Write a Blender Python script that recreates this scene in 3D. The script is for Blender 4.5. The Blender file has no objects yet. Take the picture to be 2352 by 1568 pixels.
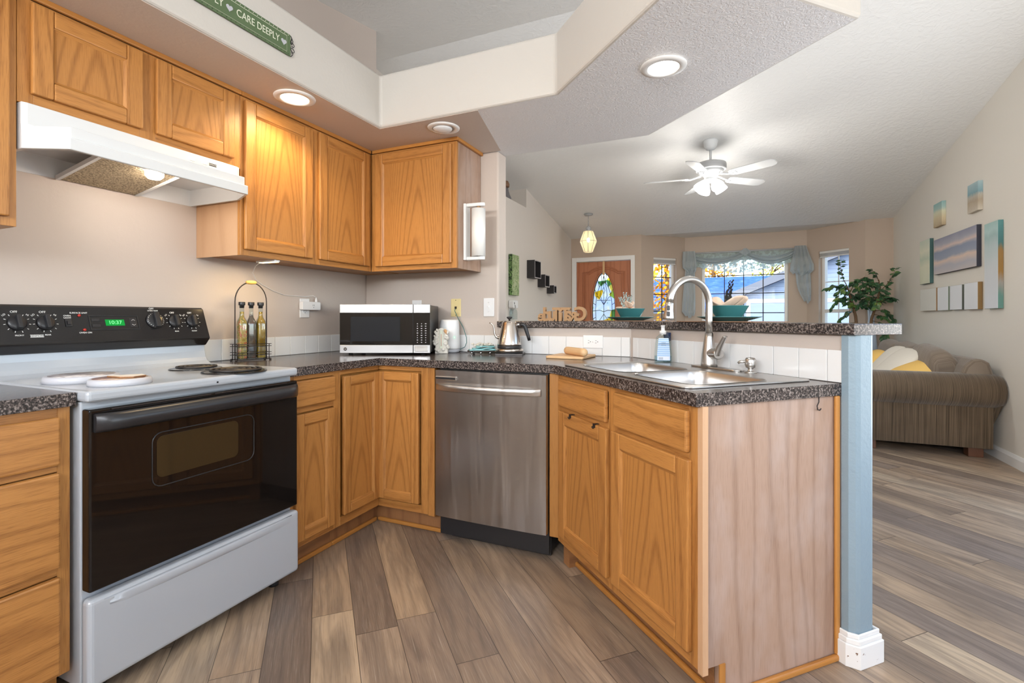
import bpy, bmesh, math, random
from mathutils import Vector, Matrix
from mathutils.geometry import tessellate_polygon
random.seed(7)
PI = math.pi
C = bpy.context.scene.collection
SC = bpy.context.scene
S2 = math.sqrt(.5)

# ------------------------------------------------------------------ camera
TH = math.radians(23.7894)
cam_d = bpy.data.cameras.new('camera')
cam = bpy.data.objects.new('camera', cam_d); C.objects.link(cam)
cam.location = (2.3726, -2.7987, 1.1302)
cam.rotation_euler = (PI/2, 0, TH)
cam_d.sensor_width = 36; cam_d.lens = 1138.218/2352*36
cam_d.shift_y = -(784-730.461)/2352
cam_d.clip_start = .05
SC.camera = cam

# ------------------------------------------------------------------ world, sun, added fill, window portals, exposure
SC.view_settings.view_transform = 'Standard'
SC.view_settings.look = 'None'
SC.view_settings.exposure = -0.08
SC.view_settings.gamma = 1.0
SC.view_settings.use_curve_mapping = False
W = bpy.data.worlds.new('sky'); SC.world = W; W.use_nodes = True
wn = W.node_tree; wn.nodes.clear()
sky = wn.nodes.new('ShaderNodeTexSky')
try:
    sky.sky_type = 'NISHITA'; sky.sun_disc = False; sky.sun_elevation = math.radians(38); sky.sun_rotation = math.radians(200)
    sky.air_density = 1.0; sky.dust_density = 1.5
except Exception: pass
bgn = wn.nodes.new('ShaderNodeBackground'); bgn.inputs['Strength'].default_value = .85
wo = wn.nodes.new('ShaderNodeOutputWorld')
wn.links.new(sky.outputs[0], bgn.inputs['Color']); wn.links.new(bgn.outputs[0], wo.inputs['Surface'])

def light(name, kind, loc, rot=(0, 0, 0), power=10, col=(1, 1, 1), **kw):
    d = bpy.data.lights.new(name, kind); d.energy = power; d.color = col
    for k, v in kw.items(): setattr(d, k, v)
    o = bpy.data.objects.new(name, d); o.location = loc; o.rotation_euler = rot; C.objects.link(o); return o
sun = light('sun', 'SUN', (0, -10, 12), (math.radians(48), 0, math.radians(-28)), 1.3, (1, .95, .86), angle=.01)
# added fill lights at invented, unseen openings behind camera and in right wall
light('fill_rear', 'AREA', (2.1, -4.83, 1.92), (math.radians(138), 0, 0), 215, (.95, .97, 1), shape='RECTANGLE', size=3.4, size_y=.62)
light('fill_right_near', 'AREA', (4.47, -2.2, 1.45), (math.radians(115), 0, PI/2), 26, (.95, .97, 1), shape='RECTANGLE', size=1.9, size_y=1.2)
light('fill_right_far', 'AREA', (4.47, .42, 1.1), (math.radians(140), 0, PI/2), 62, (.95, .97, 1), shape='RECTANGLE', size=1.9, size_y=2.0)
# sky portals in the bay windows guide the skylight sampling
for nm, l, rz, sx, sy in (('portal_bay_centre', (2.56, 6.02, 1.38), PI, 1.2, 1.5), ('portal_bay_west', (1.33, 5.66, 1.38), PI+PI/4, .44, 1.5), ('portal_bay_east', (3.78, 5.66, 1.38), PI-PI/4, .44, 1.5)):
    o = light(nm, 'AREA', l, (PI/2, 0, rz), 1, shape='RECTANGLE', size=sx, size_y=sy); o.data.cycles.is_portal = True
try:
    SC.cycles.use_denoising = True
    SC.cycles.caustics_reflective = False; SC.cycles.caustics_refractive = False
    SC.cycles.sample_clamp_indirect = 6; SC.cycles.max_bounces = 10; SC.cycles.diffuse_bounces = 5
    SC.cycles.transparent_max_bounces = 12
except Exception: pass

# ------------------------------------------------------------------ materials
MAT = {}
class NT:
    def __init__(s, name):
        s.m = bpy.data.materials.new(name); s.m.use_nodes = True; s.t = s.m.node_tree; s.t.nodes.clear()
        s.out = s.t.nodes.new('ShaderNodeOutputMaterial'); MAT[name] = s.m
    def n(s, typ, ins=None, **props):
        nd = s.t.nodes.new(typ)
        for k, v in props.items(): setattr(nd, k, v)
        for k, v in (ins or {}).items(): s.set(nd.inputs[k], v)
        return nd
    def set(s, sock, v):
        if isinstance(v, bpy.types.NodeSocket): s.t.links.new(v, sock)
        else: sock.default_value = v
    def math(s, op, a, b=0.0, c=None):
        nd = s.n('ShaderNodeMath', operation=op); s.set(nd.inputs[0], a); s.set(nd.inputs[1], b)
        if c is not None: s.set(nd.inputs[2], c)
        return nd.outputs[0]
    def vec(s, x=0.0, y=0.0, z=0.0):
        nd = s.n('ShaderNodeCombineXYZ', {0: x, 1: y, 2: z}); return nd.outputs[0]
    def sep(s, v):
        nd = s.n('ShaderNodeSeparateXYZ', {0: v}); return nd.outputs
    def noise(s, v, scale=1.0, detail=2.0, rough=.5, dist=0.0, col=False):
        nd = s.n('ShaderNodeTexNoise', {'Vector': v, 'Scale': scale, 'Detail': detail, 'Roughness': rough, 'Distortion': dist})
        return nd.outputs['Color' if col else 'Fac']
    def ramp(s, f, stops, interp='LINEAR'):
        nd = s.n('ShaderNodeValToRGB', {'Fac': f}); cr = nd.color_ramp; cr.interpolation = interp
        while len(cr.elements) < len(stops): cr.elements.new(.5)
        for e, (p, c) in zip(cr.elements, stops): e.position = p; e.color = (*c, 1) if len(c) == 3 else c
        return nd.outputs[0]
    def mix(s, f, a, b, mode='MIX'):
        nd = s.n('ShaderNodeMix', data_type='RGBA', blend_type=mode)
        for i, v in ((0, f), (6, a), (7, b)):
            if not isinstance(v, bpy.types.NodeSocket) and i > 0 and len(v) == 3: v = (*v, 1)
            s.set(nd.inputs[i], v)
        return nd.outputs[2]
    def obj(s): return s.n('ShaderNodeTexCoord').outputs['Object']
    def gen(s): return s.n('ShaderNodeTexCoord').outputs['Generated']
    def uv(s): return s.n('ShaderNodeUVMap').outputs[0]
    def bump(s, h, strength=.2, dist=.01):
        return s.n('ShaderNodeBump', {'Height': h, 'Strength': strength, 'Distance': dist}).outputs[0]
    def bsdf(s, col, rough=.5, metal=0.0, normal=None, spec=.5, **ins):
        nd = s.n('ShaderNodeBsdfPrincipled')
        if not isinstance(col, bpy.types.NodeSocket): col = (*col, 1)
        s.set(nd.inputs['Base Color'], col); s.set(nd.inputs['Roughness'], rough); s.set(nd.inputs['Metallic'], metal)
        nd.inputs['Specular IOR Level'].default_value = spec
        if normal is not None: s.set(nd.inputs['Normal'], normal)
        for k, v in ins.items(): s.set(nd.inputs[k.replace('_', ' ')], v)
        s.t.links.new(nd.outputs[0], s.out.inputs['Surface']); return nd
def plain(name, col, rough=.5, metal=0.0, spec=.5, bump=None, **k):
    t = NT(name); nm = None
    if bump: nm = t.bump(t.noise(t.obj(), bump[0], 3), bump[1], bump[2] if len(bump) > 2 else .004)
    t.bsdf(col, rough, metal, nm, spec, **k); return t.m
def emis(name, col, st):
    t = NT(name); nd = t.n('ShaderNodeEmission', {'Color': (*col, 1), 'Strength': st}); t.t.links.new(nd.outputs[0], t.out.inputs['Surface']); return t.m

def wood(name, light_c, dark_c, rings=120., warp=22., amt=.45, pores=.62, rough=.38, stretch=1.2, cath=0., haze=0.):
    t = NT(name); u, v, _ = t.sep(t.uv())
    n1 = t.noise(t.vec(t.math('MULTIPLY', u, stretch), t.math('MULTIPLY', v, 7.)), 1., 1.5, .45)
    ph = t.math('ADD', t.math('MULTIPLY', v, rings), t.math('MULTIPLY', n1, warp))
    if cath: ph = t.math('ADD', t.math('ADD', t.math('MULTIPLY', t.math('MULTIPLY', v, v), cath), t.math('MULTIPLY', u, 24.)), t.math('MULTIPLY', n1, warp))
    si = t.math('MULTIPLY_ADD', t.math('SINE', ph), .5, .5)
    si = t.math('POWER', si, 5.)
    po = t.noise(t.vec(t.math('MULTIPLY', u, 16.), t.math('MULTIPLY', v, 420.)), 1., 2., .6)
    po = t.math('SMOOTH_MIN', t.math('MAXIMUM', t.math('MULTIPLY', t.math('SUBTRACT', po, .47), 4.), 0.), 1., .1)
    br = t.noise(t.vec(t.math('MULTIPLY', u, .8), t.math('MULTIPLY', v, 5.), 3.), 1., 2.)
    f = t.math('MULTIPLY', si, amt)
    f = t.math('ADD', f, t.math('MULTIPLY', po, pores))
    f = t.math('ADD', f, t.math('MULTIPLY', t.math('SUBTRACT', br, .5), .7))
    col = t.mix(f, light_c, dark_c)
    if haze: col = t.mix(t.math('MULTIPLY', t.ramp(t.noise(t.vec(t.math('MULTIPLY', u, 3.), t.math('MULTIPLY', v, 6.), 7.), 1., 3., .6), [(.45, (0, 0, 0)), (.72, (1, 1, 1))]), haze*.45), col, (.60, .56, .56))
    nm = t.bump(po, .12, .001)
    t.bsdf(col, rough, 0, nm, .45); return t.m
OAK_L, OAK_D = (.465, .210, .056), (.235, .088, .020)
wood('oak', OAK_L, OAK_D)
wood('oak_panel', (.455, .205, .054), (.235, .088, .020), 80., 20., .50, .45, .36, .9, 1500.)
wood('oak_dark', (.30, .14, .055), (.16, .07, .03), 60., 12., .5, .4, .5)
wood('oak_trim', (.46, .20, .045), (.30, .115, .022), 60., 10., .4, .3, .4)
wood('veneer', (.385, .255, .185), (.27, .165, .112), 90., 34., .62, .6, .5, .6, 0., .5)
wood('veneer_maple', (.56, .345, .20), (.45, .26, .14), 60., 10., .35, .25, .45)
wood('red_door', (.46, .175, .085), (.30, .095, .042), 60., 14., .5, .3, .35)
wood('pale_wood', (.72, .47, .25), (.60, .36, .17), 70., 8., .35, .2, .5)
wood('mdf', (.40, .235, .115), (.34, .19, .09), 20., 6., .2, .1, .7)

t = NT('laminate')
o = t.obj()
n = t.noise(o, 150., 2.5, .6); n2 = t.noise(o, 330., 1., .5)
f = t.math('ADD', t.math('MULTIPLY', n, .72), t.math('MULTIPLY', n2, .28))
col = t.ramp(f, [(.40, (.014, .012, .012)), (.48, (.045, .036, .034)), (.54, (.105, .083, .075)), (.62, (.26, .22, .20))])
t.bsdf(col, .2, 0, None, .5)

t = NT('floor_planks')
x, y, _ = t.sep(t.obj())
a = t.math('MULTIPLY', t.math('SUBTRACT', x, y), S2)
b = t.math('ADD', t.math('MULTIPLY', t.math('ADD', x, y), S2), -.707)
PW, PL = .148, 1.22
rb = t.math('DIVIDE', b, PW); row = t.math('FLOOR', rb)
off = t.n('ShaderNodeTexWhiteNoise', {'W': row}, noise_dimensions='1D').outputs[0]
a2 = t.math('ADD', t.math('DIVIDE', a, PL), off); pk = t.math('FLOOR', a2)
wn2 = t.n('ShaderNodeTexWhiteNoise', {'Vector': t.vec(row, pk, 3.3)}, noise_dimensions='3D')
idv, idc = wn2.outputs[0], wn2.outputs[1]
base = t.ramp(idv, [(0, (.20, .15, .115)), (.2, (.36, .26, .175)), (.42, (.25, .195, .16)), (.6, (.48, .355, .24)), (.8, (.37, .26, .17)), (1, (.54, .42, .29))])
sh = t.math('MULTIPLY', idv, 37.)
g1 = t.noise(t.vec(t.math('ADD', t.math('MULTIPLY', a, 2.2), sh), t.math('MULTIPLY', b, 13.), sh), 1., 4., .55, .8)
ph = t.math('ADD', t.math('MULTIPLY', b, 150.), t.math('MULTIPLY', t.noise(t.vec(t.math('ADD', t.math('MULTIPLY', a, 1.5), sh), t.math('MULTIPLY', b, 6.), sh), 1., 1.), 34.))
gr = t.math('POWER', t.math('MULTIPLY_ADD', t.math('SINE', ph), .5, .5), 3.)
g2 = t.noise(t.vec(t.math('ADD', t.math('MULTIPLY', a, 7.), sh), t.math('MULTIPLY', b, 300.), 0.), 1., 3., .6)
col = t.mix(t.ramp(g1, [(.38, (.0, .0, .0)), (.60, (1, 1, 1))]), t.mix(.50, base, (.11, .085, .073)), base)
col = t.mix(t.math('MULTIPLY', gr, .26), col, (.085, .065, .055))
col = t.mix(t.math('MULTIPLY', t.math('MAXIMUM', t.math('SUBTRACT', g2, .56), 0.), 1.5), col, (.60, .54, .47))
col = t.mix(t.math('MULTIPLY', t.math('MAXIMUM', t.math('SUBTRACT', .46, g2), 0.), 2.4), col, (.07, .05, .04))
fb = t.math('FRACT', rb); fa = t.math('FRACT', a2)
eb = t.math('MINIMUM', fb, t.math('SUBTRACT', 1., fb)); ea = t.math('MINIMUM', fa, t.math('SUBTRACT', 1., fa))
seam = t.math('MAXIMUM', t.math('LESS_THAN', eb, .0085), t.math('LESS_THAN', ea, .0012))
col = t.mix(t.math('MULTIPLY', seam, .75), col, (.03, .022, .018))
t.bsdf(col, .36, 0, t.bump(t.math('SUBTRACT', g2, seam), .12, .002), .45)

def paint(name, col, bs=55., st=.12, rough=.55):
    t = NT(name); nm = t.bump(t.noise(t.obj(), bs, 3., .55), st, .006); t.bsdf(col, rough, 0, nm, .4); return t.m
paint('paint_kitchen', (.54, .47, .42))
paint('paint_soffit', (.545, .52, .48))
paint('paint_entry', (.70, .655, .605))
paint('paint_tan', (.50, .405, .325))
paint('paint_cream', (.73, .695, .63))
paint('paint_blue', (.225, .30, .35), 70., .25, .45)
paint('paint_white', (.75, .75, .74), 60., .08)
def texture_ceiling(name, col, sc, st, rough):
    t = NT(name); o = t.obj()
    h = t.ramp(t.noise(o, sc, 3., .55, 1.4), [(.42, (0, 0, 0)), (.6, (1, 1, 1))])
    t.bsdf(col, rough, 0, t.bump(h, st, .012), .45); return t.m
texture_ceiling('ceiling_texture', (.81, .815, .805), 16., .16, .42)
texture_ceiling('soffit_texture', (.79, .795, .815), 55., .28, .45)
plain('trim_white', (.80, .80, .79), .35)
def chipped(name):
    t = NT(name); n = t.noise(t.obj(), 22., 4., .65)
    col = t.ramp(n, [(.345, (.20, .12, .08)), (.37, (.80, .80, .79))]); t.bsdf(col, .4); return t.m
chipped('trim_chipped')
plain('range_enamel_shaded', (.43, .46, .495), .16, 0, .5)  # range's white enamel, the weaker light on it put into a greyer colour
plain('hood_enamel', (.66, .68, .70), .2, 0, .5)
plain('white_plastic', (.80, .80, .80), .35)
plain('almond_plastic', (.72, .60, .30), .4)
plain('black_enamel', (.012, .011, .011), .14, 0, .5, (240., .05, .001))
plain('black_glass', (.008, .006, .005), .04, 0, .38)
plain('black_plastic', (.018, .018, .02), .35)
plain('rubber_black', (.015, .015, .015), .7)
plain('iron', (.035, .026, .022), .55, .4)
plain('wrought', (.02, .02, .022), .5, .5)
plain('coil_metal', (.05, .045, .042), .42, .7)
plain('lettering_white', (.72, .72, .70), .5)
plain('lettering_cream', (.66, .68, .55), .6)
plain('chrome', (.75, .75, .76), .08, 1)
plain('grout', (.62, .62, .61), .8)
plain('tile_white', (.78, .78, .775), .12, 0, .5)
def steel(name, col, rough, axis):
    t = NT(name); x, y, z = t.sep(t.obj())
    sc = {'x': (30, 2600, 2600), 'z': (2600, 2600, 30), 'y': (2600, 30, 2600)}[axis]
    n = t.noise(t.vec(*[t.math('MULTIPLY', q, float(w)) for q, w in zip((x, y, z), sc)]), 1., 1.)
    r = t.math('MULTIPLY_ADD', n, .06, rough - .03)
    tg = t.n('ShaderNodeTangent', direction_type='RADIAL', axis='Z')
    wv = t.noise(t.vec(t.math('MULTIPLY', x, 9.), t.math('MULTIPLY', y, 9.), t.math('MULTIPLY', z, .9)), 1., 2., .5, .6)
    t.bsdf(t.mix(n, tuple(c*.97 for c in col), col), r, 1, t.bump(wv, .55, .02), Anisotropic=.7, Tangent=tg.outputs[0]); return t.m
steel('stainless', (.43, .41, .395), .32, 'x')
steel('stainless_vertical', (.60, .575, .55), .30, 'x')
plain('sink_steel', (.52, .505, .49), .30, 1)
plain('nickel', (.52, .50, .475), .28, 1)
plain('microwave_steel', (.33, .32, .31), .36, 1)
plain('screen_dark', (.016, .018, .022), .08, 0, .25)
plain('kettle_steel', (.60, .55, .50), .2, 1)
def filt(name):
    t = NT(name); n = t.noise(t.obj(), 160., 2.); t.bsdf(t.ramp(n, [(.35, (.16, .12, .07)), (.6, (.52, .44, .30))]), .35, .8, t.bump(n, .6, .004)); return t.m
filt('filter_mesh')
def oven_window(name):
    t = NT(name); u, v, _ = t.sep(t.obj())
    x, y, z = t.sep(t.obj())
    d = t.math('MULTIPLY', t.math('SINE', t.math('MULTIPLY', x, 1500.)), t.math('SINE', t.math('MULTIPLY', z, 1500.)))
    t.bsdf(t.mix(t.math('MULTIPLY_ADD', d, .3, .5), (.022, .014, .006), (.050, .034, .016)), .05, 0, None, .35); return t.m
oven_window('oven_window_glass')
def thin_glass(name, tint=(1, 1, 1), refl=1.0, rough=.0):
    t = NT(name)
    tr = t.n('ShaderNodeBsdfTransparent', {'Color': (*tint, 1)}); gl = t.n('ShaderNodeBsdfGlossy', {'Roughness': rough})
    fr = t.n('ShaderNodeLayerWeight', {'Blend': .5}); mx = t.n('ShaderNodeMixShader')
    t.set(mx.inputs[0], t.math('MULTIPLY_ADD', t.math('POWER', fr.outputs['Facing'], 3.), .55*refl, .03*refl)); t.t.links.new(tr.outputs[0], mx.inputs[1]); t.t.links.new(gl.outputs[0], mx.inputs[2])
    t.t.links.new(mx.outputs[0], t.out.inputs['Surface']); return t.m
thin_glass('window_glass', (.97, .98, .98), .10)
thin_glass('clear_plastic', (.86, .92, .93), 1.3)
thin_glass('clear_soap', (.72, .86, .92), 1.3)
t = NT('stained_glass'); o = t.obj()
vn = t.n('ShaderNodeTexVoronoi', {'Vector': o, 'Scale': 9.}); cc = t.sep(vn.outputs['Color'])[0]
col = t.ramp(cc, [(0, (.95, .97, 1.)), (.26, (.95, .80, .25)), (.40, (.95, .70, .12)), (.52, (.62, .75, .20)), (.66, (.97, .97, .92)), (.84, (.30, .52, .22)), (.95, (.95, .60, .1))], 'CONSTANT')
tr = t.n('ShaderNodeBsdfTransparent', {'Color': col}); tl = t.n('ShaderNodeBsdfTranslucent', {'Color': col}); mx = t.n('ShaderNodeMixShader', {0: .45})
t.t.links.new(tr.outputs[0], mx.inputs[1]); t.t.links.new(tl.outputs[0], mx.inputs[2])
gl = t.n('ShaderNodeBsdfGlossy', {'Roughness': .1}); m2 = t.n('ShaderNodeMixShader', {0: .06}); t.t.links.new(mx.outputs[0], m2.inputs[1]); t.t.links.new(gl.outputs[0], m2.inputs[2])
t.t.links.new(m2.outputs[0], t.out.inputs['Surface'])
def cloth_sheer(name, col, trans, lace=False):
    t = NT(name); df = t.n('ShaderNodeBsdfDiffuse', {'Color': (*col, 1)}); tl = t.n('ShaderNodeBsdfTranslucent', {'Color': (*col, 1)}); tr = t.n('ShaderNodeBsdfTransparent')
    m1 = t.n('ShaderNodeMixShader', {0: .45}); t.t.links.new(df.outputs[0], m1.inputs[1]); t.t.links.new(tl.outputs[0], m1.inputs[2])
    fac = trans
    if lace: fac = t.math('MULTIPLY', t.ramp(t.noise(t.obj(), 26., 3.), [(.42, (0, 0, 0)), (.55, (1, 1, 1))]), trans)
    m2 = t.n('ShaderNodeMixShader'); t.set(m2.inputs[0], fac); t.t.links.new(m1.outputs[0], m2.inputs[1]); t.t.links.new(tr.outputs[0], m2.inputs[2])
    t.t.links.new(m2.outputs[0], t.out.inputs['Surface']); return t.m
cloth_sheer('swag_cloth', (.56, .62, .64), .05)
cloth_sheer('lace_cloth', (.58, .70, .68), .3, True)
def corduroy(name, c1, c2, axis):
    t = NT(name); q = t.sep(t.obj()); k = 'xyz'.index(axis)
    sc = [1.5, 1.5, 1.5]; sc[k] = 330.
    n = t.noise(t.vec(*[t.math('MULTIPLY', q[i], sc[i]) for i in range(3)]), 1., 2., .6)
    n2 = t.noise(t.obj(), 7., 2.)
    f = t.math('ADD', n, t.math('MULTIPLY', t.math('SUBTRACT', n2, .5), .12))
    t.bsdf(t.ramp(f, [(.36, c1), (.66, c2)]), .9, 0, t.bump(n, .5, .004), .15, Sheen_Weight=.3); return t.m
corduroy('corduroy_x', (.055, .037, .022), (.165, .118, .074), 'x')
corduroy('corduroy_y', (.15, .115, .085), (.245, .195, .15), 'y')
plain('pillow_white', (.72, .68, .60), .9, 0, .1, (120., .3, .003))
plain('pillow_yellow', (.80, .52, .16), .85, 0, .1, (80., .3, .004))
plain('sofa_foot', (.12, .045, .02), .4)
plain('teal_glaze', (.045, .17, .175), .18)
plain('teal_cloth', (.30, .58, .60), .9, 0, .1, (90., .5, .004))
plain('napkin_cloth', (.72, .54, .42), .9, 0, .1)
plain('eucalyptus', (.30, .38, .36), .7)
plain('dark_leaf', (.015, .02, .02), .6)
plain('shell_white', (.72, .68, .60), .6, 0, .3, (90., .9, .006))
plain('shell_orange', (.62, .33, .15), .6)
plain('tower_grey', (.45, .46, .50), .4)
plain('slab_dark', (.055, .047, .045), .25)
plain('cable_teal', (.03, .14, .13), .5)
plain('cover_white', (.56, .565, .60), .25)
def cover_art(name, stops, sc):
    t = NT(name); t.bsdf(t.ramp(t.noise(t.obj(), sc, 3., .6), stops, 'LINEAR'), .35); return t.m
cover_art('cover_art_grey', [(.38, (.16, .14, .145)), (.5, (.33, .30, .30)), (.62, (.62, .59, .57))], 24.)
cover_art('cover_art_barn', [(.38, (.10, .022, .012)), (.46, (.22, .10, .07)), (.53, (.28, .24, .25)), (.64, (.60, .42, .28))], 22.)
def oil(name, stops, sc, tr=.35):
    t = NT(name); col = t.ramp(t.noise(t.obj(), sc, 3., .6), stops); t.bsdf(col, .12, 0, None, .5, Coat_Weight=.6); return t.m
oil('oil_pickles', [(.34, (.10, .11, .012)), (.46, (.34, .22, .045)), (.54, (.48, .32, .10)), (.60, (.42, .05, .015)), (.7, (.55, .42, .22))], 42.)
oil('oil_dark', [(.35, (.035, .022, .015)), (.55, (.085, .055, .035)), (.7, (.14, .05, .03))], 26.)
oil('oil_amber', [(.35, (.16, .085, .008)), (.6, (.34, .20, .025)), (.75, (.45, .29, .05))], 16.)
plain('handle_wood', (.66, .38, .10), .45)
def canvas(name, stops, axis=2, sc=5.):
    t = NT(name); q = t.sep(t.gen()); n = t.noise(t.gen(), sc, 3.)
    f = t.math('ADD', q[axis], t.math('MULTIPLY', t.math('SUBTRACT', n, .5), .22)); t.bsdf(t.ramp(f, stops), .8, 0, None, .2); return t.m
canvas('art_small_a', [(.0, (.42, .33, .22)), (.35, (.58, .50, .33)), (.6, (.62, .62, .46)), (.75, (.36, .50, .47)), (1, (.25, .42, .42))])
canvas('art_small_b', [(.0, (.55, .50, .42)), (.35, (.40, .33, .24)), (.55, (.45, .42, .36)), (.65, (.20, .33, .37)), (1, (.38, .50, .52))])
canvas('art_green', [(.0, (.62, .64, .50)), (.4, (.70, .70, .55)), (.55, (.52, .60, .48)), (.75, (.72, .72, .58)), (1, (.55, .62, .52))], 2, 3.)
canvas('art_sea', [(.0, (.50, .46, .46)), (.2, (.42, .42, .47)), (.34, (.66, .52, .44)), (.42, (.30, .33, .41)), (.62, (.25, .29, .38)), (.72, (.62, .50, .45)), (.84, (.36, .36, .42)), (1, (.25, .26, .33))], 2, 3.2)
canvas('art_tall', [(.0, (.66, .70, .76)), (.45, (.60, .63, .66)), (.7, (.47, .56, .57)), (.82, (.34, .47, .47)), (.9, (.42, .57, .56)), (1, (.36, .52, .50))], 2, 2.)
canvas('art_leaves', [(.0, (.66, .66, .62)), (.45, (.70, .70, .64)), (.55, (.50, .52, .42)), (.65, (.70, .70, .66)), (1, (.60, .60, .50))], 1, 7.)
plain('art_blank', (.70, .73, .77), .8)
for nm, c in (('edge_teal', (.045, .11, .11)), ('edge_tan', (.33, .19, .09)), ('edge_sage', (.22, .27, .21)), ('edge_dark', (.10, .115, .10)), ('edge_gold', (.26, .155, .055)), ('edge_navy', (.03, .032, .05))): plain(nm, c, .7)
canvas('edge_tall', [(.0, (.12, .24, .21)), (.15, (.12, .24, .21)), (.3, (.30, .28, .25)), (.42, (.28, .16, .05)), (.65, (.27, .16, .06)), (.72, (.07, .17, .17)), (1, (.10, .25, .25))], 2, 1.)
t = NT('leaf_art'); o = t.obj(); f = t.noise(o, 11., 3., .5, 2.2)
t.bsdf(t.ramp(f, [(.38, (.44, .50, .30)), (.47, (.27, .38, .16)), (.505, (.10, .16, .06)), (.53, (.27, .40, .17)), (.62, (.50, .53, .32))]), .6)
t = NT('leaf_edge'); o = t.obj(); f = t.noise(o, 16., 2., .5, 2.)
t.bsdf(t.ramp(f, [(.44, (.16, .30, .09)), (.50, (.012, .03, .01)), (.55, (.012, .03, .01)), (.60, (.19, .34, .11))]), .6)
plain('cube_black', (.022, .020, .022), .5)
plain('cube_edge', (.42, .41, .42), .4)
plain('sign_green', (.085, .135, .06), .6)
plain('sign_dark_dot', (.03, .05, .02), .6)
plain('fan_white', (.72, .74, .75), .35)
plain('fan_grey', (.46, .47, .48), .4)
plain('bark', (.17, .105, .06), .8, 0, .2, (60., .5, .01))
t = NT('ficus_leaf'); q = t.noise(t.obj(), 9., 2.); t.bsdf(t.ramp(q, [(.35, (.02, .06, .028)), (.55, (.045, .13, .05)), (.72, (.17, .25, .05))]), .4)
t = NT('autumn_leaf'); q = t.noise(t.obj(), 4., 3.); nd = t.bsdf(t.ramp(q, [(.34, (.30, .07, .01)), (.5, (.85, .38, .02)), (.68, (.95, .66, .06))]), .7, 0, None, .2)
t = NT('green_leaf'); q = t.noise(t.obj(), 3., 3.); t.bsdf(t.ramp(q, [(.36, (.10, .20, .02)), (.5, (.45, .50, .05)), (.66, (.85, .70, .10))]), .7, 0, None, .2)
plain('vase_blue', (.50, .60, .74), .15, 0, .5, (40., .4, .01))
plain('pot_brown', (.12, .07, .045), .5)
plain('blind_white', (.74, .73, .70), .5)
plain('grid_dark', (.02, .022, .03), .5)
plain('vinyl_white', (.82, .82, .80), .4)
# outdoors
t = NT('roof_shingle'); o = t.obj(); n = t.noise(o, 3.2, 4., .7); x, y, z = t.sep(o)
ln = t.math('LESS_THAN', t.math('FRACT', t.math('MULTIPLY', z, 7.)), .12)
t.bsdf(t.mix(t.math('MULTIPLY', ln, .25), t.ramp(n, [(.3, (.03, .09, .34)), (.6, (.07, .17, .50)), (.8, (.28, .38, .66))]), (.06, .12, .35)), .8, 0, None, .2)
t = NT('siding'); x, y, z = t.sep(t.obj()); fr = t.math('FRACT', t.math('MULTIPLY', z, 6.5))
t.bsdf(t.mix(t.math('LESS_THAN', fr, .10), (.24, .31, .43), (.15, .20, .30)), .7, 0, t.bump(fr, .5, .03), .2)
plain('house_trim', (.70, .72, .74), .6); plain('house_fascia', (.13, .15, .19), .6); plain('garage_white', (.23, .30, .42), .6)
plain('street', (.30, .30, .29), .9, 0, .1, (3., .2, .02))
plain('lawn', (.20, .27, .08), .95, 0, .1, (30., .5, .05))
plain('car_blue', (.02, .07, .28), .2, .2); plain('car_glass', (.03, .04, .05), .05); plain('tyre', (.02, .02, .02), .8); plain('rail_brown', (.13, .085, .045), .7)
emis('lamp_warm', (1, .82, .52), 14); emis('lamp_white', (1, .93, .82), 12); emis('lamp_fan', (1, .98, .95), 9); emis('lamp_strip', (1, .72, .32), 7); emis('lamp_hood', (1, .93, .80), 10)
emis('clock_green', (.02, .42, .07), 1.0); emis('clock_digit', (.25, 1., .35), 1.6); emis('ring_green', (.35, .9, .6), 1.2)
t = NT('lantern_glass'); em = t.n('ShaderNodeEmission', {'Color': (1, .74, .40, 1), 'Strength': .55}); tr = t.n('ShaderNodeBsdfTransparent', {'Color': (1, .95, .85, 1)}); tl = t.n('ShaderNodeBsdfTranslucent', {'Color': (.9, .8, .65, 1)})
mx = t.n('ShaderNodeMixShader', {0: .5}); t.t.links.new(tr.outputs[0], mx.inputs[1]); t.t.links.new(tl.outputs[0], mx.inputs[2]); ad = t.n('ShaderNodeAddShader'); t.t.links.new(mx.outputs[0], ad.inputs[0]); t.t.links.new(em.outputs[0], ad.inputs[1]); t.t.links.new(ad.outputs[0], t.out.inputs['Surface'])
t = NT('label_blue'); u, v, _ = t.sep(t.gen())
gx, gy, gz = t.sep(t.gen())
t.bsdf(t.mix(t.math('GREATER_THAN', t.math('FRACT', t.math('MULTIPLY', gz, 11.)), .62), (.33, .52, .78), (.62, .74, .88)), .4)
plain('label_white', (.75, .80, .88), .5); plain('navy', (.015, .03, .08), .4); plain('barcode', (.22, .25, .33), .5)
t = NT('woven'); x, y, z = t.sep(t.obj()); f = t.math('MULTIPLY', t.math('SINE', t.math('MULTIPLY', x, 420.)), t.math('SINE', t.math('MULTIPLY', y, 420.)))
t.bsdf(t.mix(t.math('MULTIPLY_ADD', f, .5, .5), (.16, .085, .05), (.40, .25, .16)), .8, 0, t.bump(f, .6, .003))
plain('glass_shade', (.9, .9, .88), .2); plain('led_red', (.45, .03, .02), .2); plain('figurine_brown', (.22, .12, .07), .5); plain('figurine_grey', (.16, .15, .16), .6); plain('ribbon', (.66, .43, .22), .5)

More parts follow.
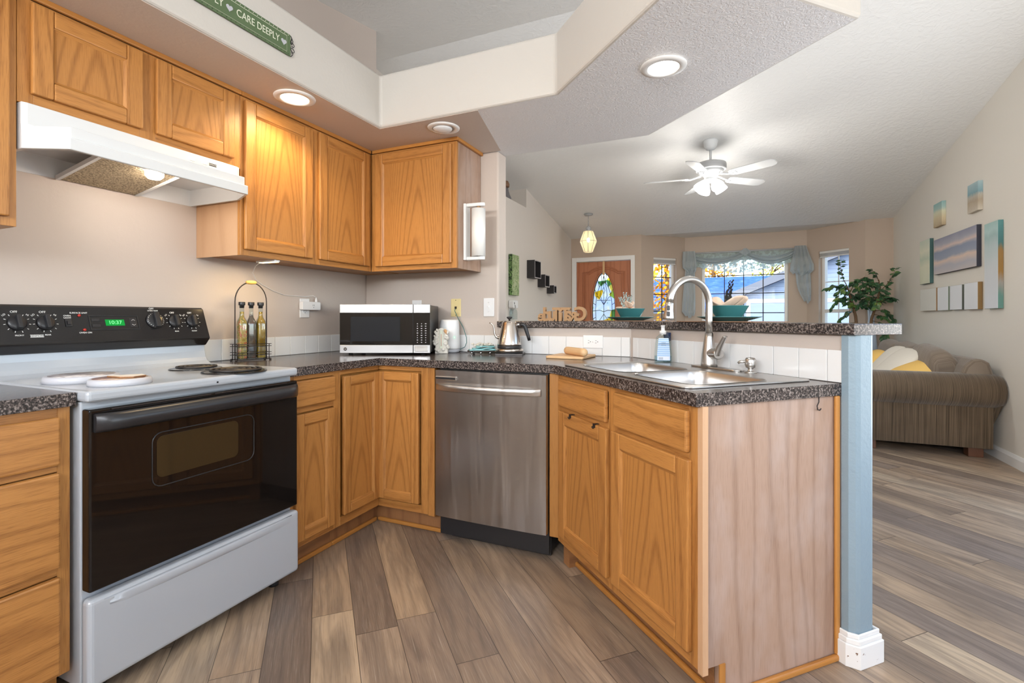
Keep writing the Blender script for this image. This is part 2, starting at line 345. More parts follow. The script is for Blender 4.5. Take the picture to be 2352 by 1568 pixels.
# ------------------------------------------------------------------ geometry helpers
class MB:
    def __init__(s): s.v = []; s.f = []; s.uv = []; s.sm = []; s.mi = []
    def face(s, idx, uvs, smooth=False, mi=0): s.f.append(tuple(idx)); s.uv.append(uvs); s.sm.append(smooth); s.mi.append(mi)
    def quad(s, pts, uvs=None, mi=0, smooth=False):
        i = len(s.v); s.v += [tuple(p) for p in pts]
        s.face(range(i, i+len(pts)), uvs or [(0, 0), (1, 0), (1, 1), (0, 1)][:len(pts)], smooth, mi)
    def box(s, x0, x1, y0, y1, z0, z1, g='z', mi=0, M=None, cen=False):   # box with welded corners; u runs along the grain axis g
        ou, ov = random.random()*20, random.random()*20; k = 'xyz'.index(g); n = len(s.v)
        if cen: ou, ov = -(z0+z1)/2+random.uniform(-.3, .3), -(x0+x1)/2+random.uniform(-.03, .03)
        P = [(x, y, z) for z in (z0, z1) for y in (y0, y1) for x in (x0, x1)]
        s.v += [tuple(M @ Vector(p)) if M is not None else p for p in P]
        for q, ax in (((0, 2, 3, 1), 2), ((4, 5, 7, 6), 2), ((0, 1, 5, 4), 1), ((2, 6, 7, 3), 1), ((0, 4, 6, 2), 0), ((1, 3, 7, 5), 0)):
            ia = [i for i in range(3) if i != ax]
            if k in ia: u, v = k, [i for i in ia if i != k][0]
            else: u, v = ia
            s.face([n+j for j in q], [(P[j][u]+ou, P[j][v]+ov+(0 if cen else .37*ax)) for j in q], False, mi)
        return s
    def prism(s, poly, lo, hi, ax='z', holes=(), mi=0, mi_top=None, mi_bot=None, side_mi=None, M=None, smooth=False):
        def P(p, h):
            q = {'z': (p[0], p[1], h), 'x': (h, p[0], p[1]), 'y': (p[0], h, p[1])}[ax]
            return tuple(M @ Vector(q)) if M is not None else q
        loops = [list(poly)] + [list(h) for h in holes]
        base = len(s.v); flat = [p for l in loops for p in l]; N = len(flat)
        s.v += [P(p, lo) for p in flat] + [P(p, hi) for p in flat]
        if holes: tris = [tuple(t) for t in tessellate_polygon([[Vector((p[0], p[1], 0)) for p in l] for l in loops])]
        else: tris = [tuple(range(len(poly)))]
        for tr in tris:
            s.face([base+i for i in tr], [flat[i] for i in tr], False, mi if mi_bot is None else mi_bot)
            s.face([base+N+i for i in reversed(tr)], [flat[i] for i in reversed(tr)], False, mi if mi_top is None else mi_top)
        k = 0
        for li, l in enumerate(loops):
            d = 0.
            for i in range(len(l)):
                j = (i+1) % len(l); L = math.dist(l[i], l[j])
                m = mi if (side_mi is None or li > 0) else side_mi[i]
                s.face([base+k+i, base+k+j, base+N+k+j, base+N+k+i], [(lo, d), (lo, d+L), (hi, d+L), (hi, d)], smooth, m); d += L
            k += len(l)
        return s
    def loft(s, rings, cap0=True, cap1=True, closed=True, smooth=True, mi=0):
        n = len(rings[0]); b = len(s.v)
        for r in rings: s.v += [tuple(p) for p in r]
        for i in range(len(rings)-1):
            for j in range(n if closed else n-1):
                k = (j+1) % n
                s.face([b+i*n+j, b+i*n+k, b+(i+1)*n+k, b+(i+1)*n+j], [(i*.1, j/n), (i*.1, (j+1)/n), (i*.1+.1, (j+1)/n), (i*.1+.1, j/n)], smooth, mi)
        if cap0: s.face([b+j for j in reversed(range(n))], [(0, 0)]*n, False, mi)
        if cap1: s.face([b+(len(rings)-1)*n+j for j in range(n)], [(0, 0)]*n, False, mi)
        return s
    def lathe(s, prof, seg=24, M=None, mi=0, smooth=True, caps=True):
        rings = []
        for r, z in prof:
            ring = [(r*math.cos(2*PI*i/seg), r*math.sin(2*PI*i/seg), z) for i in range(seg)]
            rings.append([tuple(M @ Vector(p)) for p in ring] if M is not None else ring)
        return s.loft(rings, caps, caps, True, smooth, mi)
    def tube(s, pts, r, seg=8, closed=False, mi=0, caps=True):
        pts = [Vector(p) for p in pts]; n = len(pts); rings = []
        rs = r if isinstance(r, (list, tuple)) else [r]*n
        prev = None
        for i in range(n):
            if closed: d = pts[(i+1) % n]-pts[i-1]
            else: d = pts[min(i+1, n-1)]-pts[max(i-1, 0)]
            d = d.normalized() if d.length > 1e-9 else Vector((0, 0, 1))
            if prev is None:
                a = Vector((0, 0, 1)) if abs(d.z) < .9 else Vector((1, 0, 0)); x = d.cross(a).normalized()
            else:
                x = prev-d*prev.dot(d); x = x.normalized() if x.length > 1e-6 else d.orthogonal().normalized()
            prev = x; y = d.cross(x)
            rings.append([pts[i]+(x*math.cos(2*PI*k/seg)+y*math.sin(2*PI*k/seg))*rs[i] for k in range(seg)])
        if closed: rings.append(rings[0])
        return s.loft(rings, caps and not closed, caps and not closed, True, True, mi)
    def grid(s, fn, nu, nv, smooth=True, mi=0):
        b = len(s.v)
        for i in range(nu+1):
            for j in range(nv+1): s.v.append(tuple(fn(i/nu, j/nv)))
        for i in range(nu):
            for j in range(nv):
                q = [b+i*(nv+1)+j, b+(i+1)*(nv+1)+j, b+(i+1)*(nv+1)+j+1, b+i*(nv+1)+j+1]
                s.face(q, [(i/nu, j/nv), ((i+1)/nu, j/nv), ((i+1)/nu, (j+1)/nv), (i/nu, (j+1)/nv)], smooth, mi)
        return s
    def sell(s, sx, sy, sz, e1=.5, e2=.5, nu=20, nv=28, M=None, mi=0, wob=None):   # superellipsoid: cushions, pillows
        sg = lambda w, e: math.copysign(abs(w)**e, w)
        def fn(i, j):
            a = -PI/2+PI*i; b = -PI+2*PI*j
            p = Vector((sx*sg(math.cos(a), e1)*sg(math.cos(b), e2), sy*sg(math.cos(a), e1)*sg(math.sin(b), e2), sz*sg(math.sin(a), e1)))
            if wob: p = wob(p)
            return M @ p if M is not None else p
        return s.grid(fn, nu, nv, True, mi)
    def build(s, name, mats, parent=None, bevel=0, seg=2, M=None):
        me = bpy.data.meshes.new(name); v = s.v
        if M is not None: v = [tuple(M @ Vector(p)) for p in v]
        me.from_pydata(v, [], s.f)
        ul = me.uv_layers.new(name='UVMap'); fl = [c for uv in s.uv for p in uv for c in p]
        ul.data.foreach_set('uv', fl)
        me.polygons.foreach_set('use_smooth', s.sm); me.polygons.foreach_set('material_index', s.mi)
        for m in (mats if isinstance(mats, (list, tuple)) else [mats]): me.materials.append(MAT[m])
        bm = bmesh.new(); bm.from_mesh(me); bmesh.ops.recalc_face_normals(bm, faces=bm.faces); bm.to_mesh(me); bm.free()
        me.update()
        o = bpy.data.objects.new(name, me); C.objects.link(o)
        if parent is not None: o.parent = parent
        if bevel:
            b = o.modifiers.new('bevel', 'BEVEL'); b.width = bevel; b.segments = seg; b.limit_method = 'ANGLE'; b.angle_limit = math.radians(40)
        return o
def thing(name, label, cat, loc=(0, 0, 0), rz=0., group=None):
    o = bpy.data.objects.new(name, None); C.objects.link(o); o.empty_display_size = .05
    o.location = loc; o.rotation_euler = (0, 0, rz); return tag(o, label, cat, group)
def tag(o, label, cat, group=None):
    o['label'] = label; o['category'] = cat
    if group: o['group'] = group
    return o
def struct(o): o['kind'] = 'structure'; return o
def dup(root, loc=None, rz=None, label=None):
    r = root.copy(); C.objects.link(r)
    if loc is not None: r.location = loc
    if rz is not None: r.rotation_euler = (0, 0, rz)
    if label: r['label'] = label
    for ch in list(root.children):
        c = ch.copy(); C.objects.link(c); c.parent = r
        for g in list(ch.children):
            d = g.copy(); C.objects.link(d); d.parent = c
    return r
def rrect(cx, cy, w, h, r, n=4):
    out = []
    for qx, qy, a0 in ((1, 1, 0), (-1, 1, PI/2), (-1, -1, PI), (1, -1, 3*PI/2)):
        for i in range(n+1):
            a = a0+PI/2*i/n; out.append((cx+qx*(w/2-r)+r*math.cos(a), cy+qy*(h/2-r)+r*math.sin(a)))
    return out
def text(name, body, size, M, mat, parent, ext=.0006, align='CENTER', bold=0., sx=1., spacing=1.):
    cu = bpy.data.curves.new(name, 'FONT'); cu.body = body; cu.size = size; cu.extrude = ext; cu.align_x = align; cu.align_y = 'CENTER'; cu.offset = bold; cu.resolution_u = 5; cu.space_character = spacing
    ob = bpy.data.objects.new(name, cu); C.objects.link(ob)
    me = bpy.data.meshes.new_from_object(ob); C.objects.unlink(ob); bpy.data.objects.remove(ob)
    me.transform(M @ Matrix.Diagonal((sx, 1, 1, 1))); me.name = name
    me.materials.clear(); me.materials.append(MAT[mat])
    o = bpy.data.objects.new(name, me); C.objects.link(o)
    if parent is not None: o.parent = parent
    return o
def frame3(o, x, y, z=None):   # matrix with given origin, x axis, y axis
    x = Vector(x).normalized(); y = Vector(y).normalized(); z = x.cross(y)
    return Matrix(((x.x, y.x, z.x, o[0]), (x.y, y.y, z.y, o[1]), (x.z, y.z, z.z, o[2]), (0, 0, 0, 1)))
T = Matrix.Translation
def RZ(a): return Matrix.Rotation(a, 4, 'Z')
def ab(a, b, z=0.): return ((a+b)*S2, (b-a)*S2, z)      # peninsula frame -> world
R90, RM45 = PI/2, -PI/4

# ================================================================== THE SETTING
RX, LX, YF, ZF = 4.352, -.088, 5.26, 2.463
def ceil(y): return 3.431-.184*y if y > .61 else 3.3188-.184*(.61-y)
struct(MB().prism([(-.6, -4.9), (4.5, -4.9), (4.5, 5.4), (4.2, 5.4), (3.5, 6.0), (1.6, 6.0), (.95, 5.4), (-.6, 5.4)], -.12, 0).build('floor', 'floor_planks'))
struct(MB().prism([(-4.9, ceil(-4.9)), (.61, ceil(.61)), (5.32, ceil(5.32)), (5.32, ceil(5.32)+.12), (.61, ceil(.61)+.12), (-4.9, ceil(-4.9)+.12)], -.6, 4.5, 'x').build('ceiling', 'ceiling_texture'))
struct(MB().prism([(1.0, 5.26), (4.1, 5.26), (4.1, 5.4), (3.5, 6.0), (1.6, 6.0), (1.0, 5.4)], ZF, ZF+.12).build('ceiling_bay', 'ceiling_texture'))
struct(MB().prism([(-4.8, 0), (.12, 0), (.12, ceil(.12)), (-4.8, ceil(-4.8))], -.12, 0, 'x').build('wall_left', 'paint_kitchen'))
struct(MB().box(0, 1.047, 0, .12, 0, 2.175).build('wall_back', 'paint_kitchen', bevel=.012))
b = MB()
b.box(-.45, LX, .121, 3.25, 0, 2.585)
b.prism([(.0, 0), (3.25, 0), (3.25, ceil(3.25)), (.61, ceil(.61)), (.0, ceil(0))], -.57, -.45, 'x')
b.prism([(0, 0), (.12, 0), (.12, ceil(.12)), (0, ceil(0))], -.45, -.12, 'x')
b.prism([(3.25, 0), (5.4, 0), (5.4, ceil(5.4)), (3.25, ceil(3.25))], -.57, LX, 'x')
struct(b.build('wall_entry', 'paint_entry'))
b = MB()
for y0, y1 in ((-4.8, -3.2), (-1.2, -.55), (1.40, 5.38)): b.prism([(y0, 0), (y1, 0), (y1, ceil(y1)), (y0, ceil(y0))], RX, RX+.1, 'x')  # gaps between the spans are unseen openings added for the fill lights
b.prism([(-.55, 2.12), (1.40, 2.12), (1.40, ceil(1.40)), (.61, ceil(.61)), (-.55, ceil(-.55))], RX, RX+.1, 'x')
b.box(RX, RX+.1, -3.2, -1.2, 0, .85); b.prism([(-3.2, 2.1), (-1.2, 2.1), (-1.2, ceil(-1.2)), (-3.2, ceil(-3.2))], RX, RX+.1, 'x')
struct(b.build('wall_right', 'paint_cream'))
b = MB(); b.box(-.1, .4, -4.8, -4.7, 0, 2.32); b.box(3.8, 4.4, -4.8, -4.7, 0, 2.32); b.box(.4, 3.8, -4.8, -4.7, 2.24, 2.32); b.box(.4, 3.8, -4.8, -4.7, 0, 1.6)  # high unseen opening added for the rear fill light
struct(b.build('wall_rear', 'paint_cream'))

def wall_seg(name, p0, p1, zt, holes, mat):   # holes: (u0, u1, z0, z1)
    d = Vector((p1[0]-p0[0], p1[1]-p0[1], 0)); L = d.length; d.normalize(); out = Vector((-d.y, d.x, 0))
    M = frame3((p0[0], p0[1], 0), d, out); b = MB(); u = 0.
    for (u0, u1, z0, z1) in holes:
        b.box(u, u0, 0, .12, 0, zt, M=M)
        if z0 > 0: b.box(u0, u1, 0, .12, 0, z0, M=M)
        b.box(u0, u1, 0, .12, z1, zt, M=M); u = u1
    b.box(u, L, 0, .12, 0, zt, M=M)
    struct(b.build(name, mat)); return M
BL0, BL1, BR0, BR1 = (1.0726, YF), (1.681, 5.868), (3.431, 5.868), (4.039, YF)
wall_seg('wall_door', (LX, YF), BL0, 2.465, [(.070, 1.012, 0, 2.085)], 'paint_tan')
M1 = wall_seg('wall_bay_west', BL0, BL1, 2.465, [(.235, .690, .55, 2.112)], 'paint_tan')
M2 = wall_seg('wall_bay_centre', BL1, BR0, 2.465, [(.262, 1.505, .55, 2.11)], 'paint_tan')
M3 = wall_seg('wall_bay_east', BR0, BR1, 2.465, [(.190, .640, .55, 2.112)], 'paint_tan')
wall_seg('wall_far', BR1, (RX, YF), 2.465, [], 'paint_tan')

def window(i, M, u0, u1, z0, z1, vs, hs, rail=None, gridmat='grid_dark'):
    e = bpy.data.objects.new('window_%d' % i, None); C.objects.link(e); e.matrix_world = M; struct(e)
    f = .045; b = MB()
    b.box(u0, u0+f, .07, .13, z0, z1); b.box(u1-f, u1, .07, .13, z0, z1); b.box(u0+f, u1-f, .07, .13, z0, z0+f); b.box(u0+f, u1-f, .07, .13, z1-f, z1)
    if rail: b.box(u0+f, u1-f, .07, .12, rail-.025, rail+.025)
    b.build('window_frame', 'vinyl_white', e, .004)
    b = MB()
    for v in vs: b.box(v-.007, v+.007, .088, .098, z0+f, z1-f)
    for h in hs: b.box(u0+f, u1-f, .088, .098, h-.007, h+.007)
    b.build('window_grid', gridmat, e)
    b = MB(); b.box(u0+f, u1-f, .104, .108, z0+f, z1-f); b.build('window_pane', 'window_glass', e)
    b = MB(); b.box(u0-.03, u1+.03, -.03, .07, z0-.025, z0); b.build('window_sill', 'trim_white', e, .004)
window(1, M1, .235, .690, .55, 2.112, [.47], [1.801, 1.52, 1.24, .96])
window(2, M2, .262, 1.505, .55, 2.11, [.603, .884, 1.163], [1.817, 1.528, 1.216, .92])
window(3, M3, .190, .640, .55, 2.112, [.43], [1.66, .92], 1.235, 'vinyl_white')

# half wall that carries the breakfast bar, its blue end and baseboard
BN = 1.319; BB = 1.408
b = MB(); b.prism([(1.047, 0), (BN/S2, 0), ab(2.523, BN)[:2], ab(2.523, BB)[:2], (BB/S2-.086, .086), (1.047, .086)], 0, 1.0745)
struct(b.build('wall_peninsula', 'paint_kitchen'))
r = [(2.5232, BN-.012), (2.545, BN-.010), (2.560, BN+.002), (2.566, BN+.018), (2.566, BB-.02), (2.560, BB-.005), (2.545, BB+.004), (2.5232, BB+.004)]
struct(MB().prism([ab(*p)[:2] for p in r], 0, 1.0745).build('wall_peninsula_end', 'paint_blue'))
b = MB()
for z0, z1, w in ((0, .075, .016), (.075, .092, .012), (.092, .108, .007)):
    q = [(2.505, BN-.012-w), (2.548, BN-.012-w), (2.566+w, BN+.004-w*.6), (2.566+w, BB+.004+w), (2.4, BB+.004+w), (2.4, BB+.001), (2.5665, BB+.0045), (2.5665, BN+.005), (2.545, BN-.0105), (2.505, BN-.0125)]
    b.prism([ab(*p)[:2] for p in q], z0, z1)
struct(b.build('baseboard_peninsula', 'trim_chipped', bevel=.003))
b = MB(); b.prism([(0, 0), (.016, 0), (.016, .07), (.010, .085), (.006, .095), (0, .095)], -4.7, YF, 'y')
for v in range(len(b.v)): b.v[v] = (RX-b.v[v][0], b.v[v][1], b.v[v][2])
struct(b.build('baseboard_right', 'trim_white'))
b = MB(); b.box(BR1[0], RX-.016, YF-.014, YF, 0, .09); b.box(LX, LX+.014, .13, YF, 0, .09)
struct(b.build('baseboard_far', 'trim_white'))

# dropped soffit round the kitchen: beige over the cabinets, white textured over the peninsula
SZ0, SZ1 = 2.175, 2.465
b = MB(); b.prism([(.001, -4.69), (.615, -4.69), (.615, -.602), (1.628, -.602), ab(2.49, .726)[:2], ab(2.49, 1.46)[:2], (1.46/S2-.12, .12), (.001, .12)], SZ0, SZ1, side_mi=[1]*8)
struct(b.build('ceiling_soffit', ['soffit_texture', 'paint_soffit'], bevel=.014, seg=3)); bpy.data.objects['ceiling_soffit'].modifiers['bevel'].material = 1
# its underside carries the kitchen wall paint
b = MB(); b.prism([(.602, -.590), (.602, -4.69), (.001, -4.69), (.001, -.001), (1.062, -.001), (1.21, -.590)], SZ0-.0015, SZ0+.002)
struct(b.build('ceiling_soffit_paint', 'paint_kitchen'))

# wall tile strips
def tiles(M, L, start, name, z0=.9155, z1=1.023, pitch=.1075, skip=None):
    b = MB(); b.box(0, L, -.0045, -.0005, z0, z1-.002, M=M, mi=1)
    u = start
    while u < L-.004:
        a0, a1 = max(u, 0)+.0012, min(u+pitch, L)-.0012
        if a1-a0 > .006: b.box(a0, a1, -.0085, -.004, z0, z1, M=M)
        u += pitch
    struct(b.build(name, ['tile_white', 'grout'], bevel=.0018, seg=2))
tiles(frame3((0, 0, 0), (1, 0, 0), (0, 1, 0)), BN/S2-.004, .0915-.1075, 'trim_1')
tiles(frame3((0, -1.222, 0), (0, 1, 0), (-1, 0, 0)), 1.212, .024-.1075, 'trim_2')
tiles(frame3(ab(1.345, BN), (S2, -S2, 0), (S2, S2, 0)), 2.523-1.345, .05-.1075, 'trim_3')

# ================================================================== CABINETS
def cab_door(parent, x0, x1, z0, z1, yf, st=.056, th=.019, name='door'):
    b = MB(); y0, y1 = yf-th, yf-.0005
    b.box(x0, x0+st, y0, y1, z0, z1, 'z'); b.box(x1-st, x1, y0, y1, z0, z1, 'z')
    b.box(x0+st, x1-st, y0, y1, z0, z0+st, 'x'); b.box(x0+st, x1-st, y0, y1, z1-st, z1, 'x')
    d = b.build(name, 'oak', parent, .0045, 2)
    p = MB(); p.box(x0+st-.004, x1-st+.004, y0+.0095, y1-.001, z0+st-.004, z1-st+.004, 'z', cen=True)
    i, o, ya, yb = .009, 0., y0+.003, y0+.0094       # sloped inner moulding
    X0, X1, Z0, Z1 = x0+st, x1-st, z0+st, z1-st
    for A, B_, g in (((X0, Z0), (X1, Z0), 0), ((X1, Z0), (X1, Z1), 1), ((X1, Z1), (X0, Z1), 0), ((X0, Z1), (X0, Z0), 1)):
        ins = lambda q: (min(max(q[0], X0+i), X1-i), min(max(q[1], Z0+i), Z1-i))
        a, c = ins(A), ins(B_); ov = random.random()*9
        f = lambda q: (q[0]+ov, q[1]) if g == 0 else (q[1]+ov, q[0])
        p.quad([(A[0], ya, A[1]), (B_[0], ya, B_[1]), (c[0], yb, c[1]), (a[0], yb, a[1])], [f(A), f(B_), f(c), f(a)], 1)
    p.build('panel', ['oak_panel', 'oak'], d); return d
def drawer(parent, x0, x1, z0, z1, yf, name='drawer_front'):
    return MB().box(x0, x1, yf-.019, yf-.0005, z0, z1, 'x').build(name, 'oak', parent, .006, 2)
def face_frame(parent, pieces, D, name='face_frame'):   # pieces: (x0, x1, z0, z1, grain)
    b = MB()
    for x0, x1, z0, z1, g in pieces: b.box(x0, x1, -D, -D+.019, z0, z1, g)
    return b.build(name, 'oak', parent, .001, 1)
UD, UZ0, UZ1 = .309, 1.4216, 2.155
# --- wall cabinets on the stove wall
t_ = thing('wall_cabinet', 'honey oak wall cabinet cut off at the edge of the photo, before the range hood', 'cabinet', (0, -2.45, UZ0-.003), R90)
MB().box(0, .452, -UD+.019, -.002, 0, .733, 'z').build('carcass', 'oak', t_)
face_frame(t_, [(0, .04, 0, .733, 'z'), (.412, .452, 0, .733, 'z'), (.04, .412, 0, .035, 'x'), (.04, .412, .70, .733, 'x')], UD)
cab_door(t_, .03, .431, .028, .72, -UD)
MB().box(0, .4535, -UD-.014, -UD, .733, .7555, 'x').build('top_moulding', 'oak_trim', t_, .004)
t_ = thing('wall_cabinet', 'short two-door honey oak cabinet directly above the white range hood', 'cabinet', (0, -1.9965, 1.8165), R90)
MB().box(0, .7795, -UD+.019, -.002, 0, .3385, 'z').build('carcass', 'oak', t_)
face_frame(t_, [(0, .04, 0, .338, 'z'), (.74, .7795, 0, .338, 'z'), (.355, .413, 0, .338, 'z'), (.04, .355, 0, .04, 'x'), (.413, .74, 0, .04, 'x'), (.04, .355, .318, .338, 'x'), (.413, .74, .318, .338, 'x')], UD)
cab_door(t_, .031, .359, .034, .328, -UD); cab_door(t_, .409, .741, .034, .328, -UD)
MB().box(0, .7795, -UD-.014, -UD, .338, .3585, 'x').build('top_moulding', 'oak_trim', t_, .004)
t_ = thing('wall_cabinet', 'tall two-door honey oak corner cabinet between the range hood and the corner', 'cabinet', (0, -1.2165, UZ0), R90)
MB().box(.004, 1.2145, -UD+.019, -.002, .012, .7335, 'z').build('carcass', 'oak', t_)
MB().box(0, .004, -UD+.019, -.002, 0, .393, 'z').build('side_panel', 'veneer_maple', t_)
face_frame(t_, [(0, .045, 0, .733, 'z'), (.405, .478, 0, .733, 'z'), (.865, .907, 0, .733, 'z'), (.045, .405, 0, .03, 'x'), (.478, .865, 0, .03, 'x'), (.045, .405, .71, .733, 'x'), (.478, .865, .71, .733, 'x')], UD)
cab_door(t_, .0145, .4185, .027, .717, -UD); cab_door(t_, .4665, .8745, .029, .722, -UD)
MB().box(0, .894, -UD-.014, -UD, .733, .753, 'x').build('top_moulding', 'oak_trim', t_, .004)
# --- wall cabinet on the back wall
t_ = thing('wall_cabinet', 'single-door honey oak wall cabinet above the microwave, paper towels on its side', 'cabinet', (.311, 0, UZ0), 0)
MB().box(0, .607, -UD+.019, -.002, .012, .7335, 'z').build('carcass', 'oak', t_)
MB().box(.607, .612, -UD+.019, -.002, 0, .7335, 'z').build('side_panel', 'veneer', t_)
face_frame(t_, [(0, .052, 0, .733, 'z'), (.572, .614, 0, .733, 'z'), (.052, .572, 0, .03, 'x'), (.052, .572, .71, .733, 'x')], UD)
cab_door(t_, .041, .586, .028, .719, -UD)
b = MB(); b.box(.014, .63, -UD-.014, -UD, .733, .753, 'x'); b.box(.612, .63, -UD, -.002, .733, .753, 'y')
b.build('top_moulding', 'oak_trim', t_, .004)

# --- base cabinets
FD, FZ = .6076, .8745
t_ = thing('base_cabinet', 'honey oak three-drawer base cabinet on the near side of the stove', 'cabinet', (0, -2.56, 0), R90)
b = MB(); b.box(0, .565, -FD+.019, -.003, .105, FZ, 'z'); b.box(0, .565, -.535, -.05, .001, .105, 'x'); b.build('carcass', 'oak_trim', t_)
face_frame(t_, [(0, .04, .102, FZ, 'z'), (.535, .565, .102, FZ, 'z'), (.04, .535, .102, .125, 'x'), (.04, .535, .392, .418, 'x'), (.04, .535, .69, .712, 'x'), (.04, .535, .845, FZ, 'x')], FD)
for z0, z1 in ((.711, .848), (.417, .689), (.115, .392)): drawer(t_, .03, .536, z0, z1, -FD)
t_ = thing('base_cabinet', 'narrow honey oak base cabinet with one drawer and door, right beside the stove', 'cabinet', (0, -1.2195, 0), R90)
b = MB(); b.box(.001, .31, -FD+.019, -.003, .105, FZ, 'z'); b.box(.001, .31, -.545, -.05, .001, .105, 'x'); b.build('carcass', 'oak_trim', t_)
face_frame(t_, [(.001, .035, .105, FZ, 'z'), (.275, .31, .105, FZ, 'z'), (.035, .275, .105, .128, 'x'), (.035, .275, .705, .73, 'x'), (.035, .275, .853, FZ, 'x')], FD)
drawer(t_, .03, .2705, .733, .851, -FD); cab_door(t_, .03, .2695, .134, .701, -FD, .05)
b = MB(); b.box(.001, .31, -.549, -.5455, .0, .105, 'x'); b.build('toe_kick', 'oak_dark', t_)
MB().box(.001, .31, -.566, -.549, 0, .022, 'x').build('toe_trim', 'oak_trim', t_, .007, 3)
t_ = thing('corner_cabinet', 'honey oak corner base cabinet with folded double door, left of the dishwasher', 'cabinet', (0, 0, 0), 0)
b = MB(); b.prism([(.003, -.909), (FD-.02, -.909), (FD-.02, -FD+.02), (.965, -FD+.02), (.965, -.003), (.003, -.003)], .105, FZ); b.build('carcass', 'oak_trim', t_)
b = MB(); x = FD
b.box(x-.02, x, -.909, -.899, .105, FZ, 'z'); b.box(x-.02, x, -.899, -x, .105, .146, 'y'); b.box(x-.02, x, -.899, -x, .850, FZ, 'y')
b.box(x, .885, -x, -x+.02, .105, .146, 'x'); b.box(x, .885, -x, -x+.02, .850, FZ, 'x'); b.box(.885, .928, -x, -x+.02, .105, FZ, 'z'); b.box(.930, .968, -x-.001, -x+.02, .100, FZ, 'z')
b.build('face_frame', 'oak', t_, .001, 1)
b = MB(); b.box(x-.0225, x-.0205, -.899, -x-.001, .146, .85); b.box(x, .885, -x+.0205, -x+.0225, .146, .85); b.build('gap_shade', 'rubber_black', t_)  # black sheets stand in for the shade in the gap behind the leaves
d1 = cab_door(t_, 0, .268, .156, .842, 0, .045, .019, 'door_leaf'); d1.matrix_local = T((x+.003, -.892, 0)) @ RZ(R90)
d2 = cab_door(t_, 0, .268, .156, .842, 0, .045, .019, 'door_leaf'); d2.matrix_local = T((x+.0045, -x-.0035, 0))
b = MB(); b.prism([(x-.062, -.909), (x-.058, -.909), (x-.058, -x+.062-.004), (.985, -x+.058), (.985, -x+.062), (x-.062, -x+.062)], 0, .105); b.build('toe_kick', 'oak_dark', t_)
b = MB(); b.box(x-.058, x-.041, -.909, -x+.041, 0, .022, 'y'); b.box(x-.041, .985, -x+.041, -x+.058, 0, .022, 'x'); b.build('toe_trim', 'oak_trim', t_, .007, 3)
tag(MB().box(1.599, 1.654, -FD-.004, -FD+.10, .112, .874, 'z').build('filler_post', 'oak_panel', None, .002), 'upright oak filler strip between the dishwasher and the sink cabinet', 'filler')
t_ = thing('sink_cabinet', 'angled honey oak sink cabinet with two doors and worn veneer end panel', 'cabinet', (0, 0, 0), RM45)
SF = .725
b = MB(); b.box(1.60, 1.618, SF+.02, 1.30, .105, FZ); b.box(1.618, 2.49, SF+.02, 1.30, .105, .122); b.box(1.618, 2.49, 1.285, 1.30, .122, FZ); b.build('carcass', 'oak_trim', t_)
b = MB()
for p in ((1.600, 1.645, .105, FZ, 'z'), (2.030, 2.088, .105, FZ, 'z'), (2.472, 2.5065, .105, FZ, 'z'), (1.645, 2.03, .105, .15, 'x'), (2.088, 2.472, .105, .15, 'x'), (1.645, 2.03, .70, .745, 'x'), (2.088, 2.472, .70, .745, 'x'), (1.645, 2.03, .85, FZ, 'x'), (2.088, 2.472, .85, FZ, 'x')):
    b.box(p[0], p[1], SF, SF+.02, p[2], p[3], p[4])
b.build('face_frame', 'oak', t_, .001, 1)
drawer(t_, 1.634, 2.031, .732, .857, SF, 'false_drawer_front'); drawer(t_, 2.086, 2.479, .732, .857, SF, 'false_drawer_front')
cab_door(t_, 1.637, 2.039, .145, .712, SF); cab_door(t_, 2.072, 2.486, .145, .712, SF)
b = MB(); b.prism([(SF+.0215, .103), (SF+.0215, FZ), (1.303, FZ), (1.303, .001), (.803, .001), (.803, .103)], 2.491, 2.510, 'x')
for i, uv in enumerate(b.uv): b.uv[i] = [(p[1]+3.1, p[0]) for p in uv]
b.build('end_panel', 'veneer', t_)
MB().box(2.5068, 2.527, SF, SF+.021, .098, FZ, 'z').build('end_stile', 'veneer_maple', t_, .001)
MB().box(2.5105, 2.522, 1.285, 1.306, .02, FZ, 'z').build('corner_moulding', 'oak_trim', t_, .006, 3)
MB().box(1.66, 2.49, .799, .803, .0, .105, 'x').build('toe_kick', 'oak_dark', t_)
b = MB(); b.box(1.62, 2.527, .782, .799, 0, .022, 'x'); b.box(2.5105, 2.527, .803, 1.30, 0, .022, 'y'); b.build('toe_trim', 'oak_trim', t_, .007, 3)
MB().box(2.5105, 2.5145, .800, .822, .022, .105, 'z').build('notch_trim', 'oak_trim', t_)
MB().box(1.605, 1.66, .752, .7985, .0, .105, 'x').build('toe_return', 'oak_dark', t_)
def over_hook(a, label):
    b = MB(); z = .712
    b.box(a-.008, a+.008, .7035, .7055, z-.012, z+.0022); b.box(a-.008, a+.008, .7035, .7245, z+.0006, z+.0026)
    pts = [(a, .7045, z-.01), (a, .700, z-.016), (a, .6965, z-.012), (a, .696, z-.006)]
    b.tube(pts, .0022, 6)
    o = b.build('towel_hook', 'iron'); o.rotation_euler = (0, 0, RM45); tag(o, label, 'hook', 'hooks over the sink cabinet door')
over_hook(1.755, 'small dark hook over the narrow sink door, the one nearer the dishwasher')
over_hook(1.955, 'small dark hook over the narrow sink door, the one nearer its free edge')
b = MB(); c0 = Vector((2.517, 1.21, .858))
b.tube([c0+Vector((0, 0, .0165)), c0, c0+Vector((0, -.008, -.012)), c0+Vector((0, -.006, -.024)), c0+Vector((0, .004, -.027)), c0+Vector((0, .010, -.022))], .0018, 6)
o = b.build('cup_hook', 'iron'); o.rotation_euler = (0, 0, RM45); tag(o, 'tiny brass-coloured cup hook screwed under the counter end near the blue wall', 'hook')

